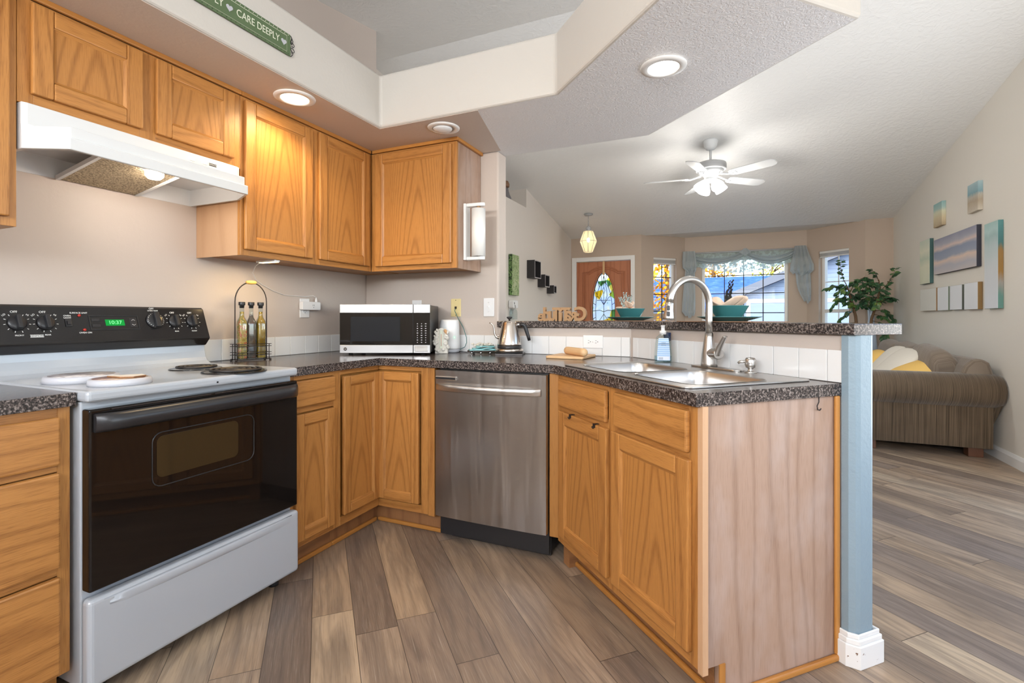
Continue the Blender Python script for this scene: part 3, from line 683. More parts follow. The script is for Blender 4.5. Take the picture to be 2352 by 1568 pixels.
# --- worktops
CZ0, CZ1 = .875, .914
tag(MB().box(.001, .628, -2.56, -1.9885, CZ0, CZ1).build('countertop', 'laminate', None, .002), 'short dark speckled laminate countertop in front of the stove, over the drawers', 'countertop')
hole = [ab(*p)[:2] for p in rrect(2.035, 1.005, .79, .505, .03)]
b = MB(); b.prism([(.001, -1.2205), (.628, -1.2205), (.628, -.628), (1.6248, -.628), ab(2.523, .7049)[:2], ab(2.523, BN-.001)[:2], (BN/S2-.002, -.001), (.001, -.001)], CZ0, CZ1, holes=[hole])
tag(b.build('countertop', 'laminate', None, .002), 'long dark speckled laminate countertop running round the corner to the sink', 'countertop')
b = MB(); b.prism([(1.049, -.03), (1.86, -.03), ab(2.574, 1.294)[:2], ab(2.574, 1.532)[:2], (1.532*2*S2-.21, .21), (1.049, .21)], 1.0755, 1.1125)
tag(b.build('bar_top', 'laminate', None, .003), 'dark speckled laminate breakfast bar top on the half wall', 'countertop')

# ================================================================== STOVE, HOOD, DISHWASHER
RY0 = -1.985
t_ = thing('range', 'white freestanding electric range with black oven door and black control console', 'stove', (0, RY0, 0), R90)
MB().box(.003, .759, -.634, -.02, .045, .884).build('body', 'range_enamel_shaded', t_, .004)
MB().box(-.001, .763, -.676, -.018, .885, .9185).build('cooktop', 'range_enamel_shaded', t_, .011, 3)
b = MB(); b.prism([(-.019, .912), (-.135, .912), (-.118, .921), (-.098, .932), (-.088, .947), (-.080, .975), (-.076, 1.008), (-.019, 1.008)], .003, .759, 'x', smooth=False); b.build('backguard', 'range_enamel_shaded', t_, .004)
b = MB(); b.prism([(-.018, 1.004), (-.081, 1.002), (-.112, 1.036), (-.108, 1.046), (-.060, 1.172), (-.050, 1.179), (-.018, 1.179)], -.002, .764, 'x'); cp = b.build('control_panel', 'black_enamel', t_, .006, 3)
fz, fn = Vector((0, .048, .126)).normalized(), Vector((0, -.126, .048)).normalized()
def FP(x, z, off=0.):   # point on the slanted console face
    k = (z-1.046)/.126; return Vector((x, -.108+.048*k, z))+fn*off
def FM(x, z, off=0.): return frame3(FP(x, z, off), (1, 0, 0), fz)
def knob(x, z, r):
    M = FM(x, z); b = MB()
    b.lathe([(r, 0), (r, .004), (r*.93, .008), (r*.55, .012), (0, .0125)], 28, M)
    b.box(-r*.27, r*.27, -r*.93, r*.93, .006, .026, M=M)
    b.build('knob', 'black_plastic', cp, .003, 2)
KN = [(.077, 1.113, .027), (.156, 1.113, .027), (.533, 1.119, .036), (.616, 1.115, .027), (.695, 1.115, .027)]
for k in KN: knob(*k)
for x, z, r in KN:
    b = MB(); n = 22 if r > .03 else 11
    for i in range(1, n):
        a = PI/2+2*PI*i/n
        rr = r*1.28 if r < .03 else r*.84
        M = FM(x+rr*math.cos(a), z+rr*math.sin(a)*.93, .0006 if r < .03 else .0085) @ RZ(a)
        b.box(-.0028, .0028, -.0009, .0009, -.0004, .0006, M=M)
    b.build('dial_marks', 'lettering_white', cp)
for (x, z, r), s in zip(KN, ('FRONT', 'REAR', '', 'REAR', 'FRONT')):
    text('lettering', 'OFF', .0115, FM(x-.004, z+r*1.45, .0006), 'lettering_white', cp)
    if s: text('lettering', s, .0075, FM(x, z-r*1.62, .0006), 'lettering_white', cp)
    if s: text('lettering', 'LO', .009, FM(x-r*1.2, z+r*1.05, .0006) @ RZ(.6), 'lettering_white', cp); text('lettering', 'HI', .009, FM(x+r*1.15, z+r*1.05, .0006) @ RZ(-.6), 'lettering_white', cp)
text('lettering', 'OVEN TEMP', .008, FM(.533, 1.162, .0006), 'lettering_white', cp)
text('lettering', 'OVEN\nLIGHT', .0085, FM(.224, 1.135, .0006), 'lettering_white', cp)
text('lettering', 'SURFACE UNIT', .0085, FM(.262, 1.150, .0006), 'lettering_white', cp)
text('lettering', 'OVEN ON', .009, FM(.272, 1.074, .0006), 'lettering_white', cp)
MB().box(-.019, .019, -.005, .005, 0, .0007, M=FM(.124, 1.066, .0004)).build('name_badge', 'lettering_white', cp)
text('lettering', 'KENMORE', .0085, FM(.124, 1.066, .0013), 'black_plastic', cp, .0003)
MB().box(-.010, .010, -.016, .016, 0, .004, M=FM(.224, 1.113)).box(-.006, .006, -.009, .006, .003, .009, M=FM(.224, 1.113)).build('switch', 'black_plastic', cp, .001)
for x, z in ((.262, 1.140), (.270, 1.085)): MB().lathe([(.0055, 0), (.005, .004), (.0025, .006), (0, .0065)], 14, FM(x, z)).build('indicator_light', 'led_red', cp)
M = FM(.379, 1.112); b = MB()
b.box(-.088, .088, -.031, -.028, -.001, .003, M=M); b.box(-.088, .088, .028, .031, -.001, .003, M=M); b.box(-.088, -.085, -.028, .028, -.001, .003, M=M); b.box(.085, .088, -.028, .028, -.001, .003, M=M)
for x, z in ((-.066, .012), (-.066, -.012)): b.box(x-.014, x+.014, z-.006, z+.006, -.001, .002, M=M)
b.box(.055, .080, -.020, .020, -.001, .0015, M=M); b.build('clock_frame', 'black_plastic', cp, .001)
MB().box(-.034, .034, -.013, .013, .0004, .0012, M=M).build('clock_display', 'clock_green', cp)
text('clock_digits', '10:37', .021, FM(.379, 1.112, .0016), 'clock_digit', cp, .0003, sx=1.05)
b = MB()
for s in (1, -1): b.tube([M @ Vector((.061, s*.008, .002)), M @ Vector((.0675, s*.013, .002)), M @ Vector((.074, s*.008, .002))], .0008, 5)
b.build('arrow_marks', 'lettering_white', cp)
# oven door
b = MB(); b.box(.004, .758, -.676, -.636, .332, .864); od = b.build('oven_door', 'black_glass', t_, .006, 3)
b = MB(); b.prism(rrect(.333, .680, .29, .135, .02), -.6772, -.6764, 'y'); b.build('oven_window', 'oven_window_glass', od)
b = MB(); r1 = [(x, -.6785+.001*0, z) for x, z in rrect(.40, .625, .425, .262, .04)]
b.tube([(x, -.6768, z) for x, z in rrect(.36, .672, .37, .175, .03)], .0018, 6, True); b.build('window_bead', 'black_plastic', od)
def hsec(x):
    e = min((x-.015)/.05, (.747-x)/.05, 1.); d = .018+.026*math.sin(max(e, 0.)*PI/2)
    return [(x, -.674-d*w, z) for w, z in ((0, .848), (.55, .852), (.92, .842), (1, .824), (.92, .806), (.55, .796), (0, .800))]
MB().loft([hsec(.015+.732*i/24) for i in range(25)], True, True, True, True).build('door_handle', 'black_plastic', od)
b = MB()
for x0, x1 in ((.06, .37), (.385, .70)): b.box(x0, x1, -.681, -.675, .8575, .8615)
b.build('vent_trim', 'iron', od, .001)
b = MB(); b.box(.0, .762, -.682, -.64, .052, .311); dr = b.build('storage_drawer', 'range_enamel_shaded', t_, .014, 4)
b = MB(); b.loft([[(.04+.682*i/12, -.6815-.008*math.sin(PI*min(max(i/12, .0), 1.))*w, z) for w, z in ((0, .302), (.55, .292), (1, .279), (.15, .269), (0, .267))] for i in range(13)], True, True, True, True); b.build('drawer_grip', 'range_enamel_shaded', dr)
for x, y in ((.06, -.60), (.70, -.60), (.06, -.08), (.70, -.08)): MB().lathe([(.02, 0), (.02, .012), (.011, .016), (.011, .05)], 14, T((x, y, 0))).build('levelling_foot', 'rubber_black', t_)
def burner(wx, wy, r):
    p = Vector((wy-RY0, -wx, .9185)); b = MB()
    b.lathe([(r+.014, 0), (r+.013, .004), (r+.002, .003), (r*.85, .001), (.0, .0008)], 36, T(p)); bo = b.build('burner', 'black_enamel', t_)
    n = 4; pts = []
    for i in range(n*28+1):
        a = 2*PI*i/28; rr = .018+(r-.024)*i/(n*28); pts.append(p+Vector((rr*math.cos(a), rr*math.sin(a), .0095)))
    MB().tube(pts, .0048, 6).build('coil', 'coil_metal', bo)
burner(.325, -1.435, .082); burner(.575, -1.445, .102)
MB().box(.393, .399, -.6775, -.6755, .896, .902).build('badge_dot', 'black_plastic', t_)
def cover(name, wx, wy, r, h, art, label):
    e = thing(name, label, 'burner cover', (wx, wy, .9188), 0, 'burner covers on the stove')
    b = MB(); b.lathe([(r, 0), (r*.995, h*.55), (r*.97, h*.9), (r*.93, h), (0, h)], 40); b.build('shell', 'cover_white', e)
    b = MB(); b.lathe([(r*.86, 0), (r*.86, .0006), (0, .0006)], 40, T((0, 0, h))); b.build('printed_top', art, e)
cover('burner_cover', .375, -1.855, .102, .022, 'cover_art_grey', 'white round burner cover with grey printed top, rear one of the stove')
cover('burner_cover', .572, -1.845, .084, .020, 'cover_art_barn', 'white round burner cover with brown barn print, front one by the stove edge')
b = MB(); b.prism([(.548, -1.872), (.612, -1.868), (.642, -1.845), (.628, -1.80), (.590, -1.79)], .9400, .9465, mi_top=1, mi=0)
o = b.build('spoon_rest', ['oak_dark', 'pillow_white'], None, .002); tag(o, 'small brown wedge-shaped tile with cream top lying on the front burner cover', 'spoon rest')

# range hood
t_ = thing('range_hood', 'white under-cabinet range hood over the stove with its light on', 'range hood', (0, RY0-.0085, 1.666), R90)
OL = [(0, 0), (.759, 0), (.759, -.33), (.700, -.458), (.066, -.458), (.0, -.33)]
def inset(d): return [(d, -d*.2), (.759-d, -d*.2), (.759-d, -.33+d*.2), (.700-d*.6, -.458+d), (.066+d*.6, -.458+d), (d, -.33+d*.2)]
b = MB(); IN = inset(.012)
rings = [[(x, y, 0) for x, y in IN], [(x, y, 0) for x, y in OL], [(x, y, .012) for x, y in OL], [(x, y, .037) for x, y in OL],
         [(x, y, z) for (x, y), z in zip([(0, 0), (.759, 0), (.759, -.325), (.745, -.335), (.014, -.335), (0, -.325)], (.079,)*6)],
         [(x, y, .149) for x, y in [(0, 0), (.759, 0), (.759, -.325), (.745, -.331), (.014, -.331), (0, -.325)]]]
b.loft(rings, False, True, True, False); b.loft([[(x, y, 0) for x, y in IN], [(x, y, .075) for x, y in IN]], False, True, True, False)
b.build('housing', 'hood_enamel', t_, .004, 2)
f0, f1 = Vector((.24, -.02, .004)), Vector((.20, -.40, .062))
b = MB(); M = frame3((.235, -.012, .005), (1, 0, 0), (0, -.36, .062)); b.box(0, .265, 0, .37, 0, .008, M=M); b.build('filter', 'filter_mesh', t_)
for x in (-.012, .265): MB().box(x, x+.012, 0, .37, -.004, .012, M=M).build('filter_rail', 'hood_enamel', t_)
MB().lathe([(.0, -.016), (.022, -.012), (.032, 0), (.032, .03)], 20, T((.425, -.275, .030))).build('lamp_lens', 'lamp_hood', t_)
for x in (.537, .589): MB().box(x-.011, x+.011, -.3385, -.330, .115, .129).build('switch', 'white_plastic', t_, .001)
MB().box(.612, .644, -.3335, -.331, .117, .128).build('name_badge', 'iron', t_)
text('lettering', 'KENMORE', .0075, frame3((.628, -.3338, .1225), (1, 0, 0), (0, 0, 1)), 'lettering_white', t_, .0002)
light('hood_lamp', 'POINT', (.275, RY0+.415, 1.66), power=2.6, col=(1, .82, .66), shadow_soft_size=.03)

# dishwasher
t_ = thing('dishwasher', 'stainless steel dishwasher with bowed bar handle and black kick plate', 'dishwasher', (.9955, 0, 0), 0)
MB().box(.004, .598, -.60, -.02, .02, .870).build('tub_body', 'black_plastic', t_)
b = MB()
def dw(u, v): return (.002+.597*u, -.640-.012*math.sin(PI*u)**.6*(.55+.45*math.sin(PI*min(v*1.05, 1)))-.006, .128+.738*v)
b.grid(dw, 24, 10)
nb = len(b.v)
b.box(.002, .599, -.644, -.602, .128, .866); fr = b.build('front_panel', 'stainless', t_)
def dh(x):
    k = (x-.012)/.565; d = .012+.048*math.sin(PI*k)**.55
    return [(x, -.646-d*w, z) for w, z in ((.55, .797), (.95, .800), (1, .785), (.95, .770), (.55, .768))]
MB().loft([dh(.012+.565*i/20) for i in range(21)]).build('handle', 'stainless_vertical', t_, .001)
MB().box(.014, .126, -.6625, -.650, .824, .8335).build('vent_slot', 'black_plastic', t_)
MB().box(.010, .130, -.660, -.6495, .820, .838).build('vent_frame', 'stainless_vertical', t_, .002)
MB().box(.058, .600, -.575, -.56, .004, .126).build('kick_plate', 'black_plastic', t_, .003)
for x in (.08, .57):
    MB().lathe([(.006, 0), (.006, .004), (0, .005)], 10, frame3((x, -.5755, .095), (1, 0, 0), (0, 0, 1))).build('screw', 'chrome', t_)

# ================================================================== SINK AND TAP
t_ = thing('kitchen_sink', 'double-bowl stainless drop-in sink set into the angled counter', 'sink', (0, 0, 0), RM45)
b = MB()
A0, A1, B0, B1 = 1.622, 2.448, .735, 1.280
h1, h2 = rrect(1.853, .960, .355, .340, .06, 5), rrect(2.240, .960, .355, .340, .06, 5)
b.prism(rrect((A0+A1)/2, (B0+B1)/2, A1-A0, B1-B0, .035, 5), .9145, .9195, holes=[h1, h2])
b.build('rim', 'sink_steel', t_, .002)
for h, (cx, cy) in ((h1, (1.853, .960)), (h2, (2.240, .960))):
    sc = lambda k, z: [(cx+(x-cx)*k, cy+(y-cy)*k, z) for x, y in h]
    b = MB(); b.loft([sc(1.012, .9205), sc(.994, .9212), sc(.975, .915), sc(.955, .88), sc(.93, .80), sc(.90, .775), sc(.80, .764), sc(.12, .760)], False, True)
    bo = b.build('bowl', 'sink_steel', t_)
    MB().lathe([(.045, .7605), (.045, .763), (.030, .763), (.028, .758), (0, .758)], 20, T((cx, cy, 0))).build('drain', 'chrome', bo)
t_ = thing('faucet', 'brushed nickel gooseneck faucet with pull-down spray head behind the sink', 'faucet', ab(2.0, 1.238, .9197), RM45)
b = MB(); b.prism(rrect(0.04, 0, .27, .052, .025, 5), 0, .007); b.build('deck_plate', 'nickel', t_, .002)
b = MB(); b.lathe([(.0335, .007), (.033, .02), (.030, .06), (.0235, .10), (.0185, .13), (.0165, .147)], 28); b.build('body', 'nickel', t_)
b = MB(); R_ = .1025; pts = [(0, 0, .146), (0, 0, .2), (0, 0, .27)]
for i in range(1, 19):
    a = PI*i/18*.985; pts.append((0, -R_+R_*math.cos(a), .27+R_*math.sin(a)))
b.tube(pts, .0142, 18); b.build('spout', 'nickel', t_)
e = Vector(pts[-1]); dn = Vector((0, -.10, -1)).normalized()
Mh = frame3(e, (1, 0, 0), dn.cross(Vector((1, 0, 0)))); b = MB(); b.lathe([(.0150, 0), (.0165, .004), (.0175, .03), (.0225, .062), (.0235, .071), (.020, .0725), (0, .0725)], 24, Mh if (Mh.to_3x3() @ Vector((0, 0, 1))).z < 0 else Mh @ Matrix.Rotation(PI, 4, 'X')); sh = b.build('spray_head', 'nickel', t_)
for k in (.022, .046):
    c = e+dn*k+Vector((.0125+.003*(k > .03), -.0135, -.001)); nn = Vector((.68, -.73, -.02)).normalized()
    MB().prism(rrect(0, 0, .012, .020, .004, 3), 0, .006, M=frame3(c, Vector((.73, .68, 0)), nn.cross(Vector((.73, .68, 0))))).build('spray_button', 'black_plastic', sh, .001)
b = MB(); b.tube([(0, -.002, .062), (.035, -.008, .063), (.070, -.014, .064)], [.0215, .0215, .0225], 18); b.build('handle_hub', 'nickel', t_, .002)
b = MB()
def lv(k):
    c = Vector((.062+.048*k**1.25, -.016-.003*k, .060+.078*k)); w, h_ = .017-.006*k, .011-.004*k
    d = Vector((.52, 0, .85)); n = Vector((.85, 0, -.52)); s_ = Vector((0, 1, 0))
    return [c+s_*w*math.cos(2*PI*i/14)+n*h_*math.sin(2*PI*i/14) for i in range(14)]
b.loft([lv(k/10) for k in range(11)]); b.build('lever', 'nickel', t_, .001)
t_ = thing('soap_dispenser', 'short brushed nickel soap dispenser on the sink deck, right of the faucet', 'soap dispenser', ab(2.212, 1.243, .9197), RM45)
b = MB(); b.lathe([(.0225, 0), (.0225, .004), (.013, .007), (.0095, .010), (.0095, .018), (.0165, .021), (.0205, .032), (.020, .050), (.016, .058), (0, .060)], 24); b.build('pump_head', 'nickel', t_)
b = MB(); b.tube([(-.012, -.012, .044), (-.03, -.022, .041), (-.036, -.025, .036)], [.006, .0055, .005], 10); b.build('nozzle', 'nickel', t_)
b = MB(); b.lathe([(.021, 0), (.020, .004), (0, .006)], 20); o = b.build('hole_cover', 'nickel'); o.location = ab(2.12, 1.252, .9197); tag(o, 'small flat metal hole cover on the sink deck beside the faucet', 'hole cover')

def soap_bottle(name, label, loc, rz, sc=1., capm='white_plastic', front=True):
    t_ = thing(name, label, 'soap bottle', loc, rz)
    prof = [(.039, .024, 0), (.0415, .0265, .006), (.0410, .026, .04), (.036, .024, .085), (.033, .022, .105), (.031, .021, .118), (.018, .016, .131), (.0125, .0125, .134)]
    ring = lambda w, d, z: [(sc*w*math.copysign(abs(math.cos(a))**.6, math.cos(a)), sc*d*math.copysign(abs(math.sin(a))**.6, math.sin(a)), sc*z) for a in [2*PI*i/28 for i in range(28)]]
    MB().loft([ring(*p) for p in prof], True, False).build('bottle', 'clear_plastic', t_)
    if front: MB().loft([ring(p[0]*.93, p[1]*.93, p[2]) for p in ((.039, .024, .003), (.0405, .0255, .012), (.041, .026, .030))]).build('liquid', 'clear_soap', t_)
    b = MB(); b.lathe([(.0155*sc, .133*sc), (.0155*sc, .150*sc), (.009*sc, .151*sc), (.009*sc, .171*sc), (.0115*sc, .173*sc), (.010*sc, .176*sc), (0, .1765*sc)], 20); b.build('pump_cap', capm, t_)
    lb = MB(); lb.loft([[(x, -.027-.0006+.0015*(z > .09), z) for x, z in [(-w, zz), (w, zz)]] for w, zz in ((.030, .010), (.0295, .04), (.026, .085), (.0225, .116))], False, False, False, False) if front else None
    if front:
        l = lb.build('label', 'label_blue', t_)
        b = MB(); b.box(-.027, .027, -.0290, -.0282, .012, .030); b.build('label_panel', 'label_white', l)
        b = MB()
        for i in range(9): b.box(-.022+i*.0022, -.0209+i*.0022, -.0294, -.0289, .014, .0255)
        b.build('barcode', 'barcode', l)
        text('label_text', 'WARNING\nTO USE: SQUEEZE ONTO\nWET SPONGE OR CLOTH\nRINSE WELL', .0042, frame3((0, -.0285, .088), (1, 0, 0), (0, 0, 1)), 'navy', l, .0002)
soap_bottle('dish_soap_bottle', 'clear dish soap bottle with pale blue back label and white push cap, by the sink', ab(1.705, 1.232, .9197), math.radians(13))
t_ = thing('dish_soap_bottle', 'second clear bottle with a navy top, half hidden behind the labelled dish soap', 'soap bottle', ab(1.676, 1.2805, .9197), math.radians(13))
MB().loft([[(.019*math.cos(2*PI*i/16), .019*math.sin(2*PI*i/16), z) for i in range(16)] for z in (0, .10)], True, True).build('bottle', 'clear_plastic', t_)
MB().lathe([(.0175, .1002), (.0175, .140), (.0, .142)], 16).build('cap', 'navy', t_)

# ================================================================== ON THE COUNTER
CT = .9145
# bottle rack
t_ = thing('bottle_rack', 'dark wire bottle rack with arched handle and wooden grip, beside the stove', 'bottle rack', (.128, -1.017, CT), math.radians(72))
b = MB(); w, d = .076, .033
for z in (.03, .042, .073, .084):
    for y in (-d, d): b.tube([(-w-.012, y, z), (w+.012, y, z)], .0017, 6)
    for x in (-w, w): b.tube([(x, -d-.008, z), (x, d+.008, z)], .0017, 6)
b.tube([(-w, -d, .006), (w, -d, .006), (w, d, .006), (-w, d, .006)], .0022, 6, True)
for y in (-.011, .011): b.tube([(-w, y, .007), (w, y, .007)], .0017, 6)
for x in (-w, w):
    for y in (-d, d): b.tube([(x, y, .085), (x, y, .006)], .002, 6)
b.build('basket', 'iron', t_)
b = MB(); pts = [(-w, 0, .006), (-w, 0, .30)]+[(-w*math.cos(PI*i/16), 0, .30+.098*math.sin(PI*i/16)) for i in range(1, 16)]+[(w, 0, .30), (w, 0, .006)]
b.tube(pts, .0029, 8); b.build('handle', 'iron', t_)
MB().lathe([(.004, -.026), (.0085, -.020), (.0105, 0), (.0085, .020), (.004, .026)], 16, T((0, 0, .398)) @ Matrix.Rotation(PI/2, 4, 'Y')).build('grip', 'handle_wood', t_)
for x in (-w-.006, w+.006):
    for y in (-d, d): MB().lathe([(.0055, 0), (.006, .005), (.004, .010), (0, .011)], 10, T((x, y, 0))).build('foot', 'iron', t_)
MK = t_.matrix_basis.copy()
for i, (x, y, oilm, lab) in enumerate(((-.045, -.003, 'oil_pickles', 'square oil bottle filled with yellow and red pickled vegetables, nearest the stove'), (.0015, .003, 'oil_dark', 'square oil bottle with dark brown oil, the middle one of the wire rack'), (.0465, .000, 'oil_amber', 'square oil bottle with clear amber oil, farthest from the stove in the rack'))):
    p = MK @ Vector((x, y, .0085)); e = thing('oil_bottle', lab, 'bottle', p, math.radians(72)+(.1, -.12, .05)[i], 'infused oil bottles in the rack')
    sq = lambda s, z: [(s*x_, s*y_, z) for x_, y_ in rrect(0, 0, 2, 2, .35, 3)]
    ci = lambda r, z: [(r*math.cos(math.atan2(y_, x_)), r*math.sin(math.atan2(y_, x_)), z) for x_, y_ in rrect(0, 0, 2, 2, .35, 3)]
    MB().loft([sq(.0195, 0), sq(.0205, .004), sq(.0205, .175), sq(.019, .192), ci(.0125, .212), ci(.0105, .222), ci(.0105, .262), ci(.0125, .264), ci(.0125, .272)], True, False).build('glass', 'clear_plastic', e)
    MB().loft([sq(.0185, .004), sq(.0192, .007), sq(.0192, .174), sq(.0175, .190), ci(.0112, .211), ci(.0095, .222), ci(.0095, .240 if i != 1 else .228)]).build('oil', oilm, e)
    MB().lathe([(.0105, .258), (.0105, .272), (.0150, .272), (.0155, .276), (.0155, .287), (.0145, .289), (0, .289)], 16).build('stopper', 'black_plastic', e)

# microwave, standing diagonally in the corner
t_ = thing('microwave', 'stainless and black countertop microwave standing diagonally in the corner', 'microwave', (.289, -.562, CT), TH)
MWW, MWH, MWD = .527, .287, .350
MB().box(.004, MWW-.004, .012, MWD, .012, MWH+.006).build('case', 'black_plastic', t_, .004)
b = MB(); x1 = .427
b.box(0, x1, 0, .012, .012, .060); b.box(0, x1, 0, .012, .246, MWH+.01); d = b.build('door', 'microwave_steel', t_, .002)
MB().box(.0, x1, .002, .012, .060, .246).build('door_glass', 'black_glass', d, .001)
MB().box(.064, .352, .0005, .0022, .081, .224).build('window_screen', 'screen_dark', d)
c = MB().box(x1+.002, MWW, 0, .012, .012, .060).build('lower_trim', 'microwave_steel', t_, .002); MB().box(x1+.002, MWW, 0, .012, .246, MWH+.01).build('upper_trim', 'microwave_steel', t_, .002)
MB().box(x1+.012, MWW-.014, -.003, .001, .022, .051).build('door_button', 'stainless_vertical', c, .002)
kp = MB().box(x1+.002, MWW, .002, .012, .060, .246).build('control_panel', 'black_glass', t_, .001)
b = MB(); rnd = random.Random(3)
for r_ in range(9):
    for q in range(3):
        w = rnd.uniform(.004, .0095); x = x1+.026+q*.024; z = .075+r_*.0135
        b.box(x-w/2, x+w/2, .0012, .0021, z-.0022, z+.0022)
b.build('keypad_marks', 'cube_edge', kp)
M = frame3((.033, -.0012, .036), (1, 0, 0), (0, 0, 1)); MB().lathe([(.0095, 0), (.0095, .0012), (0, .0013)], 22, M).build('logo_disc', 'iron', d)
text('logo', 'GE', .0105, frame3((.033, -.0026, .036), (1, 0, 0), (0, 0, 1)), 'chrome', d, .0003)
for x in (.05, MWW-.05):
    for y in (.05, MWD-.05): MB().lathe([(.013, 0), (.013, .0122), (0, .0122)], 12, T((x, y, 0))).build('foot', 'rubber_black', t_)

# shell thermometer
t_ = thing('shell_thermometer', 'cream seashell-covered plaque with a thermometer, beside the microwave', 'ornament', (.760, -.205, CT), TH)
b = MB(); b.prism([(-.040, 0), (.040, 0), (.036, .07), (.028, .135), (.018, .152), (0, .157), (-.018, .152), (-.028, .135), (-.036, .07)], -.012, .018, 'y'); b.build('plaque', 'shell_white', t_, .005)
rnd = random.Random(11)
for i in range(34):
    s_ = rnd.choice((-1, 1)); z = rnd.uniform(.01, .145); x = s_*rnd.uniform(.022, .042)
    if z < .03: x = rnd.uniform(-.036, .036)
    if i in (5, 9): x, z = (.031, .128) if i == 5 else (.026, .137)
    M = T((x, -.014-rnd.uniform(0, .006), z)) @ Matrix.Rotation(rnd.uniform(0, 6), 4, 'Y') @ Matrix.Rotation(rnd.uniform(-.6, .6), 4, 'X')
    k = rnd.uniform(.008, .0135); MB().sell(k, k*.6, k*.75, 1., .8, 6, 9, M).build('seashell', 'shell_orange' if i in (5, 9) else 'shell_white', t_)
MB().box(-.010, .010, -.017, -.011, .03, .145).build('thermometer_tube', 'lettering_cream', t_, .002)
MB().tube([(0, -.0175, .045), (0, -.0175, .12)], .0011, 6).build('mercury_line', 'led_red', t_)
# white speaker / router tower
t_ = thing('wireless_router', 'white rounded tower with a small green light ring, behind the shell ornament', 'router', (.742, -.082, CT), TH)
ov = lambda k, z: [(.066*k*math.copysign(abs(math.cos(a))**.8, math.cos(a)), .058*k*math.copysign(abs(math.sin(a))**.8, math.sin(a)), z) for a in [2*PI*i/36 for i in range(36)]]
MB().loft([ov(.98, .022), ov(1., .03), ov(.93, .17), ov(.88, .196), ov(.84, .204), ov(.7, .2065)]).build('housing', 'white_plastic', t_)
MB().loft([ov(.90, 0), ov(.97, .004), ov(1., .0215)]).build('base', 'tower_grey', t_)
b = MB(); M = frame3((.036, -.0485, .096), Vector((.94, .35, 0)), (0, 0, 1)); b.tube([M @ Vector((.0075*math.cos(2*PI*i/20), .0085*math.sin(2*PI*i/20), .002)) for i in range(20)], .0009, 5, True); b.build('light_ring', 'ring_green', t_)
# trivet with cloth and shells
t_ = thing('trivet', 'small dark trivet on chrome ball feet, beside the kettle', 'trivet', (.985, -.112, CT), TH)
MB().prism(rrect(0, 0, .165, .13, .02, 4), .016, .022).build('plate', 'iron', t_, .001)
for x, y in ((-.055, -.05), (0, -.055), (.055, -.05), (-.05, .045), (.05, .045)):
    MB().lathe([(0, 0), (.0065, .003), (.0085, .009), (.0065, .0155), (0, .0165)], 12, T((x, y, 0))).build('ball_foot', 'chrome', t_)
e = thing('folded_cloth', 'folded pale teal cloth lying on the small trivet', 'cloth', (.988, -.112, CT+.0222), TH+.15)
rnd = random.Random(2)
b = MB()
for i in range(3):
    zz = .001+i*.0075
    b.grid(lambda u, v, zz=zz, i=i: ((u-.5)*(.155-.02*i)+.01*i, (v-.5)*(.105-.01*i), zz+.0035*math.sin(u*9+i*2)*math.sin(v*5+i)+.003), 14, 8)
o = b.build('cloth_layers', 'teal_cloth', e); m = o.modifiers.new('thickness', 'SOLIDIFY'); m.thickness = .005
e = thing('shell_garland', 'cluster of small cream shells on top of the folded teal cloth', 'ornament', (.992, -.114, CT+.047), TH)
for i in range(26):
    M = T((rnd.uniform(-.06, .06), rnd.uniform(-.028, .028), rnd.uniform(.003, .014))) @ Matrix.Rotation(rnd.uniform(0, 6), 4, 'Z') @ Matrix.Rotation(rnd.uniform(0, 6), 4, 'X')
    MB().sell(rnd.uniform(.010, .017), .007, .006, 1., .8, 6, 9, M).build('seashell', 'shell_white', e)
# kettle on its base on a slab
e = MB().prism(rrect(0, 0, .165, .155, .004, 2), 0, .0105).build('stone_trivet', 'slab_dark', None, .001); e.location = (1.180, -.119, CT); e.rotation_euler = (0, 0, TH-.12); tag(e, 'dark square slab trivet under the electric kettle', 'trivet')
KZ = CT+.0107
t_ = thing('kettle_dock', 'round steel electric base the kettle stands on', 'kettle base', (1.176, -.122, KZ), TH)
MB().lathe([(.074, 0), (.080, .002), (.080, .007)], 36).build('underside', 'black_plastic', t_)
MB().lathe([(.080, .0072), (.0845, .010), (.0845, .022), (.078, .027), (0, .0275)], 40).build('shell', 'kettle_steel', t_)
t_ = thing('kettle', 'stainless gooseneck electric kettle with black handle and lid knob', 'kettle', (1.176, -.122, KZ+.0278), TH)
MB().lathe([(.069, 0), (.0715, .002), (.0715, .018), (0, .0185)], 40).build('base_band', 'black_plastic', t_)
MB().lathe([(.0725, .0187), (.0715, .026), (.066, .055), (.056, .095), (.0465, .130), (.0415, .152), (.0395, .156), (.0, .157)], 44).build('body', 'kettle_steel', t_)
ld = MB().lathe([(.0365, .1572), (.035, .1605), (.012, .1625), (.006, .163), (.0055, .170), (0, .170)], 30).build('lid', 'kettle_steel', t_)
MB().lathe([(.006, .1702), (.0165, .1785), (.0175, .183), (.013, .186), (0, .1865)], 22).build('lid_knob', 'black_plastic', ld)
b = MB(); b.tube([(-.062, 0, .060), (-.078, 0, .066), (-.088, 0, .085), (-.090, 0, .11), (-.095, 0, .133), (-.108, 0, .147), (-.118, 0, .149)], [.0095, .0075, .006, .0052, .0048, .0043, .0042], 12); b.build('spout', 'kettle_steel', t_)
b = MB(); b.tube([(.045, 0, .138), (.062, 0, .140)], .008, 10); b.build('handle_bracket', 'chrome', t_)
b = MB(); b.tube([(.060, 0, .140), (.082, 0, .139), (.091, 0, .132), (.100, 0, .105), (.112, 0, .068), (.118, 0, .045)], [.0095, .011, .012, .0115, .0105, .0095], 14); b.build('handle', 'black_plastic', t_)
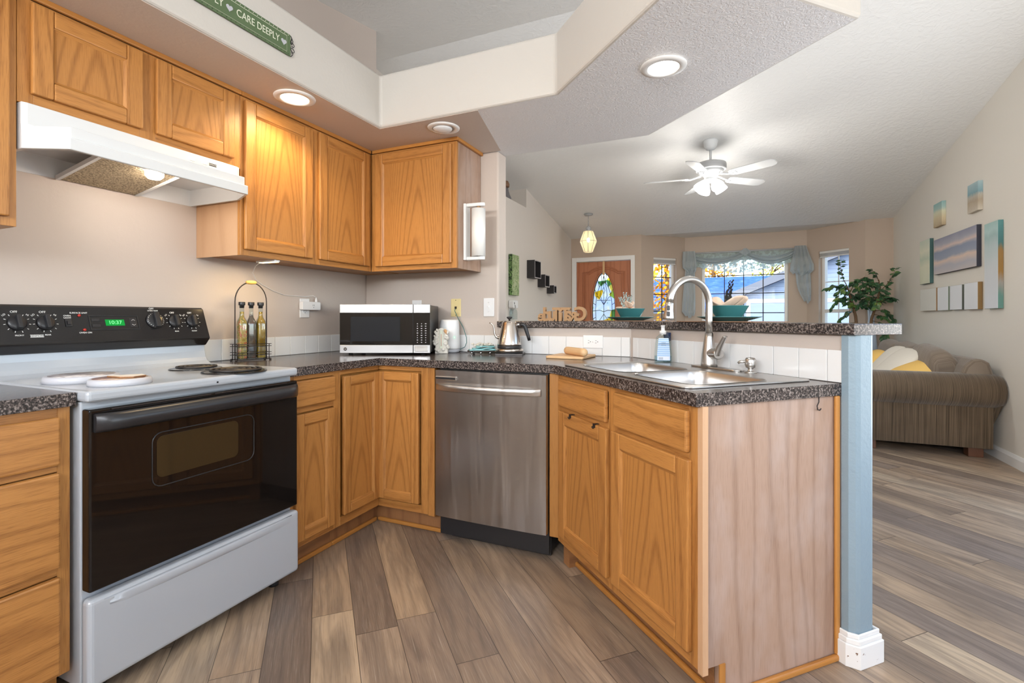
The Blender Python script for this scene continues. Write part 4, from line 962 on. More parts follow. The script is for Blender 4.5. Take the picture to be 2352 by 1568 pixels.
b = MB(); b.tube([(.045, .03, .137), (.02, .045, .158), (-.03, .045, .160), (-.075, .02, .150), (-.11, .0, .12), (-.13, .02, .06)], .0011, 5)
# cutting board and rolling pin
t_ = thing('cutting_board', 'pale wood cutting board lying flat on the counter before the sink', 'cutting board', (1.572, -.176, CT), math.radians(-3))
MB().prism(rrect(0, 0, .212, .235, .015, 5), 0, .014).build('board', 'pale_wood', t_, .004)
b = MB(); q = Vector((1.605, -.206, CT+.0145+.0215)); dr_ = Vector((.70, -.71, 0)).normalized()
t_ = thing('rolling_pin', 'small pale wooden rolling pin resting across the cutting board', 'rolling pin', q, math.atan2(dr_.y, dr_.x))
MB().lathe([(.0, -.108), (.014, -.107), (.0205, -.098), (.0215, -.08), (.0215, .08), (.0205, .098), (.014, .107), (0, .108)], 24, Matrix.Rotation(PI/2, 4, 'Y')).build('roller', 'pale_wood', t_)

# ================================================================== WALL FITTINGS
def plate(name, label, cat, M, mat, kind):
    e = thing(name, label, cat); e.matrix_basis = M
    MB().box(-.037, .037, -.058, .058, 0, .0055).build('cover_plate', mat, e, .003)
    if kind == 'outlet':
        for z in (-.021, .021):
            f = MB().prism(rrect(0, z, .033, .028, .011, 4), .0053, .0075).build('socket', mat, e)
            b = MB(); b.box(-.0075, -.0055, z-.001, z+.008, .0073, .0078); b.box(.0055, .0075, z-.001, z+.007, .0073, .0078); b.lathe([(.0025, .0073), (.0025, .0079), (0, .0079)], 8, T((0, z-.007, 0))); b.build('slots', 'iron', f)
    if kind == 'switch':
        MB().box(-.005, .005, -.012, .012, .0053, .0065).build('toggle_slot', 'trim_white', e)
        MB().box(-.0035, .0035, -.002, .008, .006, .016).build('toggle', mat, e, .001)
    if kind == 'jack': MB().box(-.007, .007, -.008, .008, .0053, .0085).build('jack', 'iron', e)
    for z in ((-.03, .03) if kind == 'switch' else (-.048, .048) if kind == 'jack' else (0,)): MB().lathe([(.003, .0053), (.0026, .0068), (0, .007)], 8, T((0, z, 0))).build('screw', 'iron' if kind == 'jack' else 'chrome', e)
    return e
FB = lambda x, z, y=-.0003: frame3((x, y, z), (1, 0, 0), (0, 0, 1))
FL = lambda y, z: frame3((.0003, y, z), (0, 1, 0), (0, 0, 1))
plate('wall_outlet', 'white outlet on the stove wall, half covered by a plug-in adapter', 'outlet', FL(-.551, 1.191), 'white_plastic', 'outlet')
plate('wall_outlet', 'white outlet on the back wall, just showing over the microwave', 'outlet', FB(.440, 1.193), 'white_plastic', 'outlet')
plate('phone_jack', 'yellowed almond wall plate with a green cable plugged in', 'wall plate', FB(.743, 1.198), 'almond_plastic', 'jack')
plate('light_switch', 'white toggle light switch near the end of the back wall', 'light switch', FB(.981, 1.199), 'white_plastic', 'switch')
plate('wall_outlet', 'white outlet lying sideways in the tiles under the bar', 'outlet', FB(1.6515, .995, -.0086) @ RZ(PI/2), 'white_plastic', 'outlet')
t_ = thing('outlet_adapter', 'white oblong outlet extender with a usb plug, on the stove wall', 'adapter', (.0083, -.526, 1.205))
MB().prism(rrect(0, 0, .140, .050, .008, 4), 0, .030, 'x').build('housing', 'white_plastic', t_, .002)
b = MB()
for y in (.008, .018): b.box(.0298, .0304, y-.001, y+.001, -.002, .009)
b.lathe([(.0025, .0298), (.0025, .0304), (0, .0304)], 8, T((0, .013, -.010)) @ Matrix.Rotation(PI/2, 4, 'Y')); b.build('slots', 'iron', t_)
MB().lathe([(.008, .0252), (.0075, .036), (.003, .052), (0, .053)], 10, T((.015, .048, 0))).build('usb_plug', 'white_plastic', t_)
t_ = thing('under_cabinet_light', 'small lit strip lamp under the corner wall cabinet with a thin white cord', 'light', (.235, -1.005, UZ0-.0005))
MB().box(-.068, .065, -.016, .016, -.009, 0).build('housing', 'white_plastic', t_, .002)
MB().box(-.05, .062, -.012, .012, -.0115, -.0092).build('diffuser', 'lamp_strip', t_)
b = MB(); pts = [(.168, -.998, 1.413), (.12, -.985, 1.400), (.05, -.945, 1.372), (.016, -.90, 1.340), (.008, -.85, 1.315), (.006, -.78, 1.285), (.006, -.70, 1.264), (.006, -.63, 1.262), (.008, -.55, 1.262), (.018, -.495, 1.268), (.0235, -.478, 1.258)]
b.tube([(x-.235, y+1.005, z-UZ0+.0005) for x, y, z in pts], .0016, 6); b.build('cord', 'white_plastic', t_)
light('under_cabinet_lamp', 'AREA', (.24, -1.005, UZ0-.014), (0, 0, 0), 1.5, (1, .70, .32), shape='RECTANGLE', size=.11, size_y=.025)
b = MB(); b.tube([(.743, -.010, 1.192), (.748, -.030, 1.180), (.775, -.032, 1.13), (.815, -.034, 1.07), (.838, -.036, 1.01), (.842, -.04, .975), (.832, -.045, .948), (.812, -.058, .936), (.795, -.064, .933)], .0022, 7)
tag(b.build('network_cable', 'cable_teal'), 'thin green cable curving from the almond plate to the white tower', 'cable')
b = MB(); b.tube([(.800, -.072, .922), (.85, -.07, .917), (.905, -.085, .9172), (.95, -.03, .917), (1.05, -.022, .917)], .0022, 7)
tag(b.build('power_cord', 'black_plastic'), 'black power cord running behind the small trivet to the white tower', 'cable')

# paper towel holder
t_ = thing('paper_towel_holder', 'white plastic paper towel holder screwed to the cabinet side', 'paper towel holder', (.9355, -.200, 1.474), 0)
b = MB(); b.box(-.012, .004, -.030, .030, 0, .336); b.build('back_bar', 'white_plastic', t_, .004)
for z0, z1 in ((0, .020), (.316, .336)):
    b = MB(); b.prism([(.004, -.020), (.095, -.016), (.115, -.006), (.118, .002), (.112, .012), (.004, .020)], z0, z1); b.build('arm', 'white_plastic', t_, .004)
e = thing('paper_towel_roll', 'thin roll of white paper towels held upright in its holder', 'paper towel roll', (1.013, -.203, 1.4955), 0)
MB().lathe([(.018, 0), (.041, 0), (.041, .279), (.018, .279)], 36, caps=False).build('paper', 'pillow_white', e).data.materials[0] = MAT['trim_white']
b = MB(); b.tube([(0, 0, -.0015), (0, 0, .2945)], .010, 12); b.build('core', 'mdf', e)

# recessed ceiling lights
def can(name, label, x, y, lit, mat=None, r=.093):
    t_ = thing(name, label, 'ceiling light', (x, y, SZ0-.002), 0, 'recessed lights in the kitchen soffit')
    b = MB(); b.lathe([(r, -.001), (r*.985, -.005), (r*.70, -.009), (r*.66, -.003)], 40, caps=False); b.build('trim_ring', 'trim_white', t_)
    if lit: MB().lathe([(r*.67, -.002), (r*.60, -.007), (0, -.009)], 32).build('bulb', mat, t_)
    else:
        MB().lathe([(r*.67, -.0018), (0, -.0016)], 32).build('cup', 'fan_grey', t_)
        b = MB(); b.sell(r*.60, r*.6, .018, 1, 1, 12, 24, T((-.004, -.004, -.006))); b.build('eyeball', 'fan_white', t_)
can('recessed_light', 'lit recessed ceiling light over the stove wall cabinets', .487, -1.068, True, 'lamp_warm')
can('recessed_light', 'unlit recessed ceiling light above the back wall cabinet', .935, -.466, False, None, .088)
can('recessed_light', 'lit recessed ceiling light over the sink', 2.118, -.664, True, 'lamp_white')
light('recessed_lamp_stove', 'SPOT', (.487, -1.068, SZ0-.025), (0, 0, 0), 26, (1, .74, .42), spot_size=math.radians(150), spot_blend=.6, shadow_soft_size=.05)
light('recessed_lamp_sink', 'SPOT', (2.118, -.664, SZ0-.025), (0, 0, 0), 14, (1, .90, .76), spot_size=math.radians(150), spot_blend=.6, shadow_soft_size=.05)

# green sign on the soffit
t_ = thing('hanging_sign', 'long green painted metal word sign with scroll ends on the kitchen soffit', 'sign', (.6155, -1.218, 2.312), R90)
L_ = .86
MB().box(-L_, 0, -.010, -.004, -.046, .046).build('board', 'sign_green', t_, .001)
b = MB(); r4 = [(-L_+.015, -.034), (-.020, -.034), (-.020, .034), (-L_+.015, .034)]
b.tube([(x, -.0102, z) for x, z in r4], .0008, 4, True); b.build('border_line', 'lettering_cream', t_)
b = MB(); n = 44
for i in range(n):
    x = -.012-(L_-.02)*i/n
    b.lathe([(.0022, 0), (0, .0008)], 8, frame3((x, -.0103, -.040), (1, 0, 0), (0, 0, 1)))
b.build('rivets_lower', 'sign_dark_dot', t_)
b = MB()
for i in range(n):
    x = -.012-(L_-.02)*i/n
    b.lathe([(.0022, 0), (0, .0008)], 8, frame3((x, -.0103, .040), (1, 0, 0), (0, 0, 1)))
b.build('rivets_upper', 'lettering_cream', t_)
SM = lambda x: frame3((x, -.0107, .0), (1, 0, 0), (0, 0, 1))
text('lettering', 'CARE DEEPLY', .041, SM(-.058), 'lettering_cream', t_, .0004, 'RIGHT', 0, .80)
text('lettering', 'SIMPLY', .041, SM(-.312), 'lettering_cream', t_, .0004, 'RIGHT', 0, .80)
def heart(x, s, m):
    b = MB(); pts = []
    for i in range(24):
        a = 2*PI*i/24; pts.append((x+s*16*math.sin(a)**3/16, s*(13*math.cos(a)-5*math.cos(2*a)-2*math.cos(3*a)-math.cos(4*a))/16))
    b.prism(pts, -.0112, -.0102, 'y'); b.build('heart', m, t_)
heart(-.287, .014, 'tower_grey'); heart(-.036, .014, 'tower_grey')
b = MB()
b.tube([(-.004, -.006, .045), (.006, -.006, .044), (.016, -.006, .026), (.010, -.006, .010), (.002, -.006, .016), (.008, -.006, .030)], .0016, 6)
sp = lambda cx, cz, k, a0: [(cx+k*(1-.62*i/14)*math.cos(a0-4.9*i/14), -.006, cz+k*(1-.62*i/14)*math.sin(a0-4.9*i/14)) for i in range(15)]
b.tube(sp(.014, .008, .012, 2.4), .0015, 6); b.tube(sp(.014, -.016, .012, 2.2), .0015, 6)
b.tube([(-.004, -.006, -.045), (.006, -.006, -.043), (.016, -.006, -.030), (.004, -.006, -.012), (.001, -.006, .006), (.010, -.006, .038)], .0016, 6)
b.build('scroll', 'wrought', t_)
for x in (-L_+.1, -.1): MB().lathe([(.003, 0), (.003, .0038)], 8, frame3((x, -.0041, .0), (1, 0, 0), (0, 0, -1))).build('wall_pin', 'wrought', t_)

# ================================================================== ON THE BAR
BT = 1.1128
t_ = thing('word_sign', 'freestanding brown wooden cut-out word seen from behind on the bar', 'word sign', (1.430, .10, BT), 0)
for ch, x0, x1, h, dy in (('G', .079, .154, .087, 0), ('R', .050, .094, .056, .0006), ('a', .016, .062, .063, -.0004), ('T', -.006, .054, .083, .0003), ('i', -.020, .003, .074, -.0007), ('T', -.060, -.008, .083, .0005), ('u', -.084, -.040, .061, -.0005), ('d', -.119, -.074, .085, .0002), ('e', -.154, -.109, .047, -.0003)):
    o = text('letter', ch, .1, frame3((0, dy, 0), (-1, 0, 0), (0, 0, 1)), 'mdf', t_, .014, 'CENTER', .003)
    vs = o.data.vertices; lo = [min(v.co[k] for v in vs) for k in (0, 2)]; hi = [max(v.co[k] for v in vs) for k in (0, 2)]
    for v in vs: v.co.x = x0+(v.co.x-lo[0])/(hi[0]-lo[0])*(x1-x0); v.co.z = (v.co.z-lo[1])/(hi[1]-lo[1])*h
def ruffle(name, parent, mat, r, h, seed, lobes=5, M=None):
    rd = random.Random(seed); ph = [rd.uniform(0, 6) for _ in range(6)]
    def fn(u, v):
        a = 2*PI*v; k = u**.8
        rr = r*k*(1+.22*math.sin(lobes*a+ph[0])*k+.12*math.sin(2*lobes*a+ph[1])*k)
        z = h*(.2+.8*k*k)+h*.35*k*math.sin(lobes*a+ph[2])+.06*h*k*math.sin(7*a+ph[3])
        return (rr*math.cos(a), rr*math.sin(a), z)
    b = MB(); b.grid(fn, 10, 60); o = b.build(name, mat, parent, M=M); m = o.modifiers.new('thickness', 'SOLIDIFY'); m.thickness = .0025; return o
def place_setting(x, y, rz, second):
    w = 'the sink side' if second else 'the bend of the bar'
    e = MB().prism(rrect(0, 0, .45, .225, .02, 4), 0, .004).build('placemat', 'woven', None, .001); e.location = (x, y, BT); e.rotation_euler = (0, 0, rz)
    tag(e, 'woven brown placemat on the bar behind the faucet' if second else 'woven brown placemat on the bar near the wooden word', 'placemat', 'placemats on the bar')
    z = BT+.0043
    e = thing('dinner_plate', 'wide teal dinner plate on the bar behind the faucet' if second else 'wide teal dinner plate on the bar beside the wooden word', 'plate', (x, y, z), rz, 'teal plates on the bar')
    MB().lathe([(0, 0), (.075, 0), (.080, .002), (.125, .0155), (.134, .018), (.1345, .020), (.130, .0205), (.082, .008), (0, .006)], 48).build('dish', 'teal_glaze', e)
    z2 = z+.0063
    e = thing('bowl', 'flared teal bowl with a beige napkin, behind the faucet' if second else 'flared teal bowl with a beige napkin, beside the wooden word', 'bowl', (x, y, z2), rz, 'teal bowls on the bar')
    MB().lathe([(0, 0), (.046, 0), (.050, .003), (.082, .060), (.0835, .0615), (.0815, .0625), (.078, .0615), (.046, .008), (0, .006)], 44).build('dish', 'teal_glaze', e)
    e = thing('napkin', 'beige cloth napkin ruffled up in the bowl behind the faucet' if second else 'beige cloth napkin bunched up in the bowl beside the wooden word', 'napkin', (x, y, z2+.022), rz, 'beige napkins in the bowls')
    if second: ruffle('cloth', e, 'napkin_cloth', .085, .052, 4, 4, T((-.018, 0, .012)))
    else: ruffle('cloth', e, 'napkin_cloth', .046, .026, 9, 3, T((-.030, 0, .018))); ruffle('cloth_fold', e, 'napkin_cloth', .030, .030, 5, 2, T((-.008, .0, .044)))
    e = thing('leaf_sprig', 'dark leafy sprig standing up from the napkin behind the faucet' if second else 'grey-green eucalyptus sprig standing up from the napkin by the front door', 'sprig', (x, y, z2+.055), rz, 'sprigs in the napkins')
    rd = random.Random(21+second); b = MB(); st = MB()
    for s in range(2 if second else 3):
        tip = Vector(((.012, .0, .115), (.0, .01, .10), (0, 0, 0))[s]) if second else Vector(((-.035, 0, .095), (-.005, .01, .078), (-.072, 0, .072))[s])
        base = Vector((-.012, 0, 0)) if second else Vector((-.02, 0, .0)); mid = (base+tip)/2+Vector((0, .004, .008))
        pts = [base, base.lerp(mid, .5), mid, mid.lerp(tip, .5), tip]; st.tube(pts, .0013, 5)
        for i in range(11):
            k = .25+.75*i/10; p = base.lerp(tip, k)
            for sd in (-1, 1):
                d = Vector((sd*.011*(1.25-k*.55), rd.uniform(-.006, .006), rd.uniform(.001, .006))); q = p+d; r_ = (.0078 if second else .0068)*(1.2-.5*k)
                n = Vector((rd.uniform(-.5, .5), -1, rd.uniform(-.4, .7))).normalized(); u_ = n.orthogonal().normalized(); v_ = n.cross(u_)
                b.quad([q+(u_*math.cos(2*PI*j/8)+v_*math.sin(2*PI*j/8)*.8)*r_ for j in range(8)], [(0, 0)]*8)
    st.build('stem', 'dark_leaf' if second else 'eucalyptus', e); b.build('leaves', 'dark_leaf' if second else 'eucalyptus', e)
place_setting(1.842, .103, -PI/8, False)
place_setting(2.366, -.388, RM45, True)

# ================================================================== LIVING ROOM: LEFT WALL
t_ = thing('wall_canvas', 'tall narrow green floral canvas on the entry wall', 'wall art', (LX, 2.675, 1.41), R90)
MB().box(0, .21, -.050, -.0008, 0, .495).build('wrapped_edge', 'leaf_edge', t_, .002)
MB().box(.0015, .2085, -.052, -.0500, .0015, .4935).build('picture', 'leaf_art', t_)
LD = .112
def cube(y0, w, z0, h, label):
    t_ = thing('shelf_cube', label, 'wall shelf', (LX, y0, z0), R90, 'black cube shelves on the entry wall'); k = .012
    b = MB(); b.box(0, w, -LD, -.0008, 0, k); b.box(0, w, -LD, -.0008, h-k, h); b.box(0, k, -LD, -.0008, k, h-k); b.box(w-k, w, -LD, -.0008, k, h-k); b.box(k, w-k, -.006, -.0008, k, h-k)
    b.build('box', 'cube_black', t_)
    b = MB(); y = -LD-.0012; b.box(0, w, y, -LD, 0, k); b.box(0, w, y, -LD, h-k, h); b.box(0, k, y, -LD, k, h-k); b.box(w-k, w, y, -LD, k, h-k); b.build('front_edge', 'cube_edge', t_)
cube(3.268, .232, 1.660, .236, 'largest black cube shelf, highest of the three on the entry wall')
cube(3.668, .185, 1.564, .172, 'middle-sized black cube shelf, between the two others on the entry wall')
cube(4.040, .120, 1.492, .116, 'smallest black cube shelf, lowest and nearest the front door')
e = plate('wall_outlet', 'white outlet on the entry wall under the green canvas', 'outlet', frame3((LX+.0003, 2.735, 1.235), (0, 1, 0), (0, 0, 1)), 'white_plastic', 'outlet')
t_ = thing('plug_in_charger', 'chunky white plug-in block with a dangling grey cord, under the green canvas', 'charger', (LX+.0082, 2.735, 1.300))
MB().prism(rrect(0, 0, .150, .095, .018, 4), 0, .062, 'x').build('block', 'white_plastic', t_, .004)
MB().tube([(.064, -.03, -.01), (.075, -.03, -.03), (.070, -.025, -.055), (.055, -.045, -.075), (.05, -.06, -.11)], .006, 6).build('cord', 'fan_grey', t_)
MB().tube([(.0635, -.045, .022), (.066, -.040, .010), (.0635, -.045, -.002)], .003, 6).build('logo_mark', 'iron', t_)
t_ = thing('night_light', 'clear domed plastic night light plugged in below the white block', 'night light', (LX+.0082, 2.745, 1.155))
MB().prism([(.065*math.cos(PI*i/12), .035+.055*math.sin(PI*i/12)) for i in range(13)]+[(-.065, -.04), (.065, -.04)], 0, .055, 'x').build('dome', 'clear_plastic', t_, .004)
t_ = thing('figurine', 'small brown and grey seated figurine on the ledge over the entry wall', 'figurine', (-.165, 2.745, 2.5853), -1.0)
b = MB(); b.lathe([(.075, 0), (.078, .02), (.060, .06), (.048, .10), (.040, .14), (0, .16)], 16); b.sell(.055, .035, .03, 1, 1, 8, 12, T((.03, -.05, .035))); b.build('body', 'figurine_grey', t_)
b = MB(); b.sell(.036, .034, .046, 1, 1, 10, 14, T((0, 0, .185))); b.lathe([(.042, .155), (.046, .19), (.030, .228), (0, .236)], 14, T((0, .010, 0))); b.build('head', 'figurine_brown', t_)

# ---- front door
t_ = thing('front_door', 'reddish wood front door with oval leaded stained glass', 'door', (.002, YF+.055, .014), 0)
W_, H_, cx, cz, hw, hh = .906, 2.05, .455, 1.235, .192, .632
ov = [(cx+hw*math.cos(2*PI*i/48), cz+hh*math.sin(2*PI*i/48)) for i in range(48)]
b = MB(); b.prism([(0, 0), (W_, 0), (W_, H_), (0, H_)], -.022, .022, 'y', holes=[ov])
for i, uv in enumerate(b.uv): b.uv[i] = [(p[1], p[0]) for p in uv]
b.build('slab', 'red_door', t_)
MB().tube([(x, -.022, z) for x, z in [(cx+(hw+.012)*math.cos(2*PI*i/48), cz+(hh+.014)*math.sin(2*PI*i/48)) for i in range(48)]], .014, 8, True).build('oval_moulding', 'red_door', t_)
def arch(dx, dz):
    p = [(.115+dx, .28+dz), (.115+dx, 1.880-dz), (.215, 1.880-dz)]
    p += [(.215+.48*k/16, 1.880-dz+.085*math.sin(PI*k/16)**.8) for k in range(1, 16)]
    return p+[(.695, 1.880-dz), (.795-dx, 1.880-dz), (.795-dx, .28+dz)]
for dx, r in ((0, .014), (.035, .010)): MB().tube([(x, -.022, z) for x, z in arch(dx, dx)], r, 6, True).build('panel_moulding', 'red_door', t_)
MB().prism([(cx+(hw+.002)*math.cos(2*PI*i/48), cz+(hh+.002)*math.sin(2*PI*i/48)) for i in range(48)], -.004, .003, 'y').build('stained_glass', 'stained_glass', t_)
b = MB(); E = lambda k, n=40, a0=0, a1=2*PI: [(cx+hw*k*math.cos(a0+(a1-a0)*i/n), -.007, cz+hh*(k+.02 if k < .9 else k)*math.sin(a0+(a1-a0)*i/n)) for i in range(n+(abs(a1-a0) < 6))]
b.tube(E(.985), .006, 5, True); b.tube(E(.72), .0045, 5, True)
V = lambda x, z: (cx+x*hw, -.007, cz+z*hh)
for s in (-1, 1):
    for a in (.22, .62, 1.0, 1.35, -.22, -.62, -1.0, -1.35):
        ca, sa = math.cos(a)*s, math.sin(a); b.tube([V(.72*ca, .74*sa), V(.985*ca, .985*sa)], .0045, 5)
    b.tube([V(0, .93), V(.20*s, .62), V(.30*s, .40), V(.12*s, .25), V(0, .16)], .004, 5); b.tube([V(0, .62), V(.10*s, .54), V(0, .45)], .004, 5)
    b.tube([V(0, .16), V(.38*s, .34), V(.62*s, .40)], .004, 5); b.tube([V(0, -.02), V(.35*s, .02), V(.985*s, 0)], .0045, 5)
    b.tube([V(0, -.93), V(.28*s, -.55), V(.5*s, -.3), V(0, -.08)], .004, 5); b.tube([V(0, -.30), V(.45*s, -.62)], .004, 5)
b.tube([V(0, .97), V(0, .62)], .004, 5); b.tube([V(0, .45), V(0, -.95)], .004, 5); b.tube([V(-.6, .28), V(.6, .28)], .004, 5)
b.build('leading', 'iron', t_)
b = MB()
for x0, x1, z0, z1 in ((LX+.018, .005, 0, 2.140), (.908, .972, 0, 2.140), (.005, .908, 2.073, 2.140)): b.box(x0, x1, YF-.018, YF-.0005, z0, z1)
for x0, x1, z0, z1 in ((-.016, .000, 0, 2.083), (.910, .922, 0, 2.083), (0., .910, 2.069, 2.083)): b.box(x0, x1, YF-.0005, YF+.10, z0, z1)
struct(b.build('door_casing', 'trim_white', None, .003))
b = MB(); x = .462; b.box(x-.017, x+.017, YF+.013, YF+.0155, 1.842, 2.067); b.box(x-.017, x+.017, YF+.0155, YF+.075, 2.0648, 2.0672); b.box(x-.017, x+.017, YF+.005, YF+.013, 1.842, 1.846)
tag(b.build('wreath_hanger', 'ribbon'), 'pale strip wreath hanger hooked over the top of the front door', 'wreath hanger')

# ---- pendant lantern
t_ = thing('pendant_lantern', 'faceted glass pendant lantern glowing in front of the entry door', 'pendant light', (.474, 4.27, 2.645), 0)
def hexr(r, z, n=8): return [(r*math.cos(2*PI*i/n+.2), r*math.sin(2*PI*i/n+.2), z) for i in range(n)]
MB().lathe([(.065, .0), (.062, -.012), (.02, -.022), (0, -.024)], 24).build('canopy', 'fan_grey', t_)
b = MB(); z = -.024
for i in range(5):
    c = Vector((0, 0, z-.017)); b.tube([c+(Vector((.008*math.cos(2*PI*j/10), 0, .017*math.sin(2*PI*j/10))) if i % 2 else Vector((0, .008*math.cos(2*PI*j/10), .017*math.sin(2*PI*j/10)))) for j in range(10)], .0022, 5, True); z -= .028
b.build('chain', 'fan_grey', t_)
MB().lathe([(.004, -.165), (.012, -.17), (.020, -.178), (.041, -.195), (.036, -.215), (.026, -.228), (.068, -.240), (.070, -.246), (0, -.247)], 24).build('cap', 'fan_grey', t_)
zt, zm, zb = -.247, -.395, -.552
MB().loft([hexr(.068, zt), hexr(.122, zm), hexr(.064, zb)], False, True, True, False).build('glass', 'lantern_glass', t_)
b = MB()
for i in range(8):
    p, q, r = Vector(hexr(.068, zt)[i]), Vector(hexr(.1235, zm)[i]), Vector(hexr(.064, zb)[i]); b.tube([p, q, r], .0035, 5)
for r, z in ((.068, zt), (.1235, zm), (.064, zb)): b.tube([Vector(v) for v in hexr(r, z)], .003, 5, True)
b.build('frame', 'fan_grey', t_)
MB().sell(.022, .022, .034, 1, 1, 10, 14, T((0, 0, -.375))).build('bulb', 'lamp_warm', t_)
light('pendant_lamp', 'POINT', (.474, 4.27, 2.645-.375), power=7, col=(1, .72, .42), shadow_soft_size=.02)

# ---- ceiling fan
FX, FY, FZc = 2.186, 2.667, ceil(2.667)
t_ = thing('ceiling_fan', 'white five-blade ceiling fan with lit glass shades in the living room', 'ceiling fan', (FX, FY, FZc), 0)
MB().lathe([(.072, .012), (.072, -.005), (.062, -.055), (.042, -.085), (.016, -.092), (0, -.092)], 30).build('canopy', 'fan_white', t_)
MB().lathe([(.0125, -.09), (.0125, -.215), (0, -.215)], 14).build('downrod', 'fan_white', t_)
MB().lathe([(.02, -.205), (.09, -.212), (.148, -.232), (.152, -.25), (.152, -.292), (.140, -.300), (0, -.300)], 40).build('motor_housing', 'fan_grey', t_)
MB().lathe([(.128, -.300), (.11, -.330), (.07, -.350), (.06, -.385), (.066, -.392), (.066, -.408), (.03, -.42), (0, -.42)], 36).build('switch_housing', 'fan_white', t_)
for k in range(5):
    a = math.radians(-31+72*k); Mb = RZ(a) @ T((0, 0, -.372)) @ Matrix.Rotation(math.radians(-12), 4, 'X')
    w = lambda x: .058+.012*(x-.22)/.44
    out = [(.215, -.040), (.25, -w(.25))]+[(.60, -w(.6)), (.645, -.052), (.662, -.025), (.662, .025), (.645, .052), (.60, w(.6))]+[(.25, w(.25)), (.215, .040)]
    bl = MB().prism(out, -.004, .004, M=Mb).build('blade', 'fan_white', t_, .001)
    b = MB(); b.tube([Mb @ Vector(p) for p in ((.09, 0, .022), (.14, 0, .010), (.20, 0, -.006), (.25, 0, -.006))], .010, 8); b.prism(rrect(.245, 0, .075, .075, .03, 4), -.009, -.0045, M=Mb); b.build('blade_iron', 'fan_white', bl)
for k in range(4):
    a = math.radians(35+90*k); Ms = RZ(a) @ T((.055, 0, -.405)) @ Matrix.Rotation(math.radians(-38), 4, 'Y')
    MB().lathe([(.016, .01), (.024, -.01), (.040, -.045), (.058, -.085), (.064, -.115), (.061, -.122), (0, -.116)], 24, Ms).build('glass_shade', 'lamp_fan', t_)
light('fan_lamp', 'POINT', (FX, FY, FZc-.60), power=40, col=(1, .95, .88), shadow_soft_size=.2)

# ================================================================== BAY WINDOW DRESSING
def blind(M, u0, u1, zt, n, label):
    t_ = thing('mini_blind', label, 'window blind', (0, 0, 0), 0, 'raised mini blinds in the bay'); t_.matrix_basis = M
    MB().box(u0+.004, u1-.004, .012, .045, zt-.034, zt-.001).build('head_rail', 'blind_white', t_, .002)
    b = MB()
    for i in range(n): b.box(u0+.008, u1-.008, .014, .040, zt-.038-i*.0055-.0022, zt-.038-i*.0055)
    b.build('slat_stack', 'blind_white', t_)
    z = zt-.038-n*.0055; MB().box(u0+.008, u1-.008, .012, .042, z-.016, z).build('bottom_rail', 'blind_white', t_, .002)
blind(M1, .235, .690, 2.112, 9, 'raised white mini blind in the narrow window next to the front door')
blind(M3, .190, .640, 2.112, 7, 'raised white mini blind in the narrow window behind the ficus')
VY = 5.79
t_ = thing('window_valance', 'grey-blue draped swag valance with lace underlay over the large bay window', 'curtain', (0, VY, 0), 0)
MB().tube([(1.66, .035, 2.190), (3.42, .035, 2.190)], .012, 10).build('rod', 'fan_grey', t_)
def lacez(x):
    k = (x-1.72)/(3.30-1.72)
    return 1.845+.16*abs(2*k-1)**1.4+.006*math.sin(x*60)
b = MB(); b.grid(lambda u, v: (1.72+1.58*u, .050+.006*math.sin(u*46), 2.195+(lacez(1.72+1.58*u)-2.195)*v), 60, 10); b.build('lace_underlay', 'lace_cloth', t_)
def swag(x0, x1, z0, z1, top, bot, ph):
    def fn(u, v):
        x = x0+(x1-x0)*u; c = 4*u*(1-u); s = top+(bot-top)*v
        z = z0+(z1-z0)*u-s*c**.85-.012*v; d = -.02-.055*c*math.sin(PI*min(v*1.1, 1))-.012*math.sin(v*22+ph)*c**.5-.01*math.sin(v*13+u*3)
        z -= .05*v*(1-c)
        return (x, d+.03, z)
    return MB().grid(fn, 40, 36).build('swag', 'swag_cloth', t_)
swag(1.72, 2.60, 2.20, 2.215, .115, .205, 0.); swag(2.57, 3.32, 2.215, 2.215, .125, .235, 1.3)
MB().grid(lambda u, v: (2.585+(.02+.07*v)*(2*u-1), -.035-.02*math.sin(PI*u)-.006*math.sin(u*19), 2.222-.12*v*(1-.5*abs(2*u-1))), 16, 8).build('gather', 'swag_cloth', t_)
def cascade(name, rows, folds, amp, seed, dy=-.03):   # rows: (z, x_left, x_right)
    def fn(u, v):
        k = v*(len(rows)-1); i = min(int(k), len(rows)-2); f = k-i; f = f*f*(3-2*f)
        z, a, c = [rows[i][j]*(1-f)+rows[i+1][j]*f for j in range(3)]
        a_ = folds*u*2*PI+seed
        return (a+(c-a)*u+.004*math.sin(a_*2), dy-amp*(.6+.4*math.sin(a_))-.03*math.sin(PI*u)+.006*math.sin(v*17+a_), z+.010*math.sin(a_)*v+(.02*math.sin(u*9)*v))
    return MB().grid(fn, 48, 26).build(name, 'swag_cloth', t_)
cascade('tail_knot', [(2.215, 1.655, 1.845), (2.06, 1.650, 1.865), (1.95, 1.655, 1.870), (1.905, 1.70, 1.865), (1.86, 1.735, 1.850)], 3, .035, .4)
cascade('tail', [(1.96, 1.70, 1.84), (1.70, 1.675, 1.845), (1.40, 1.650, 1.850), (1.23, 1.640, 1.850), (1.15, 1.70, 1.83)], 4, .020, 1.2, -.015)
cascade('tail_knot', [(2.215, 3.255, 3.405), (2.05, 3.225, 3.455), (1.93, 3.195, 3.500), (1.84, 3.19, 3.505), (1.785, 3.235, 3.46)], 4, .045, .2)
cascade('tail', [(1.86, 3.265, 3.46), (1.66, 3.285, 3.475), (1.57, 3.30, 3.475), (1.45, 3.345, 3.475), (1.37, 3.385, 3.47)], 3, .022, 2., -.015)

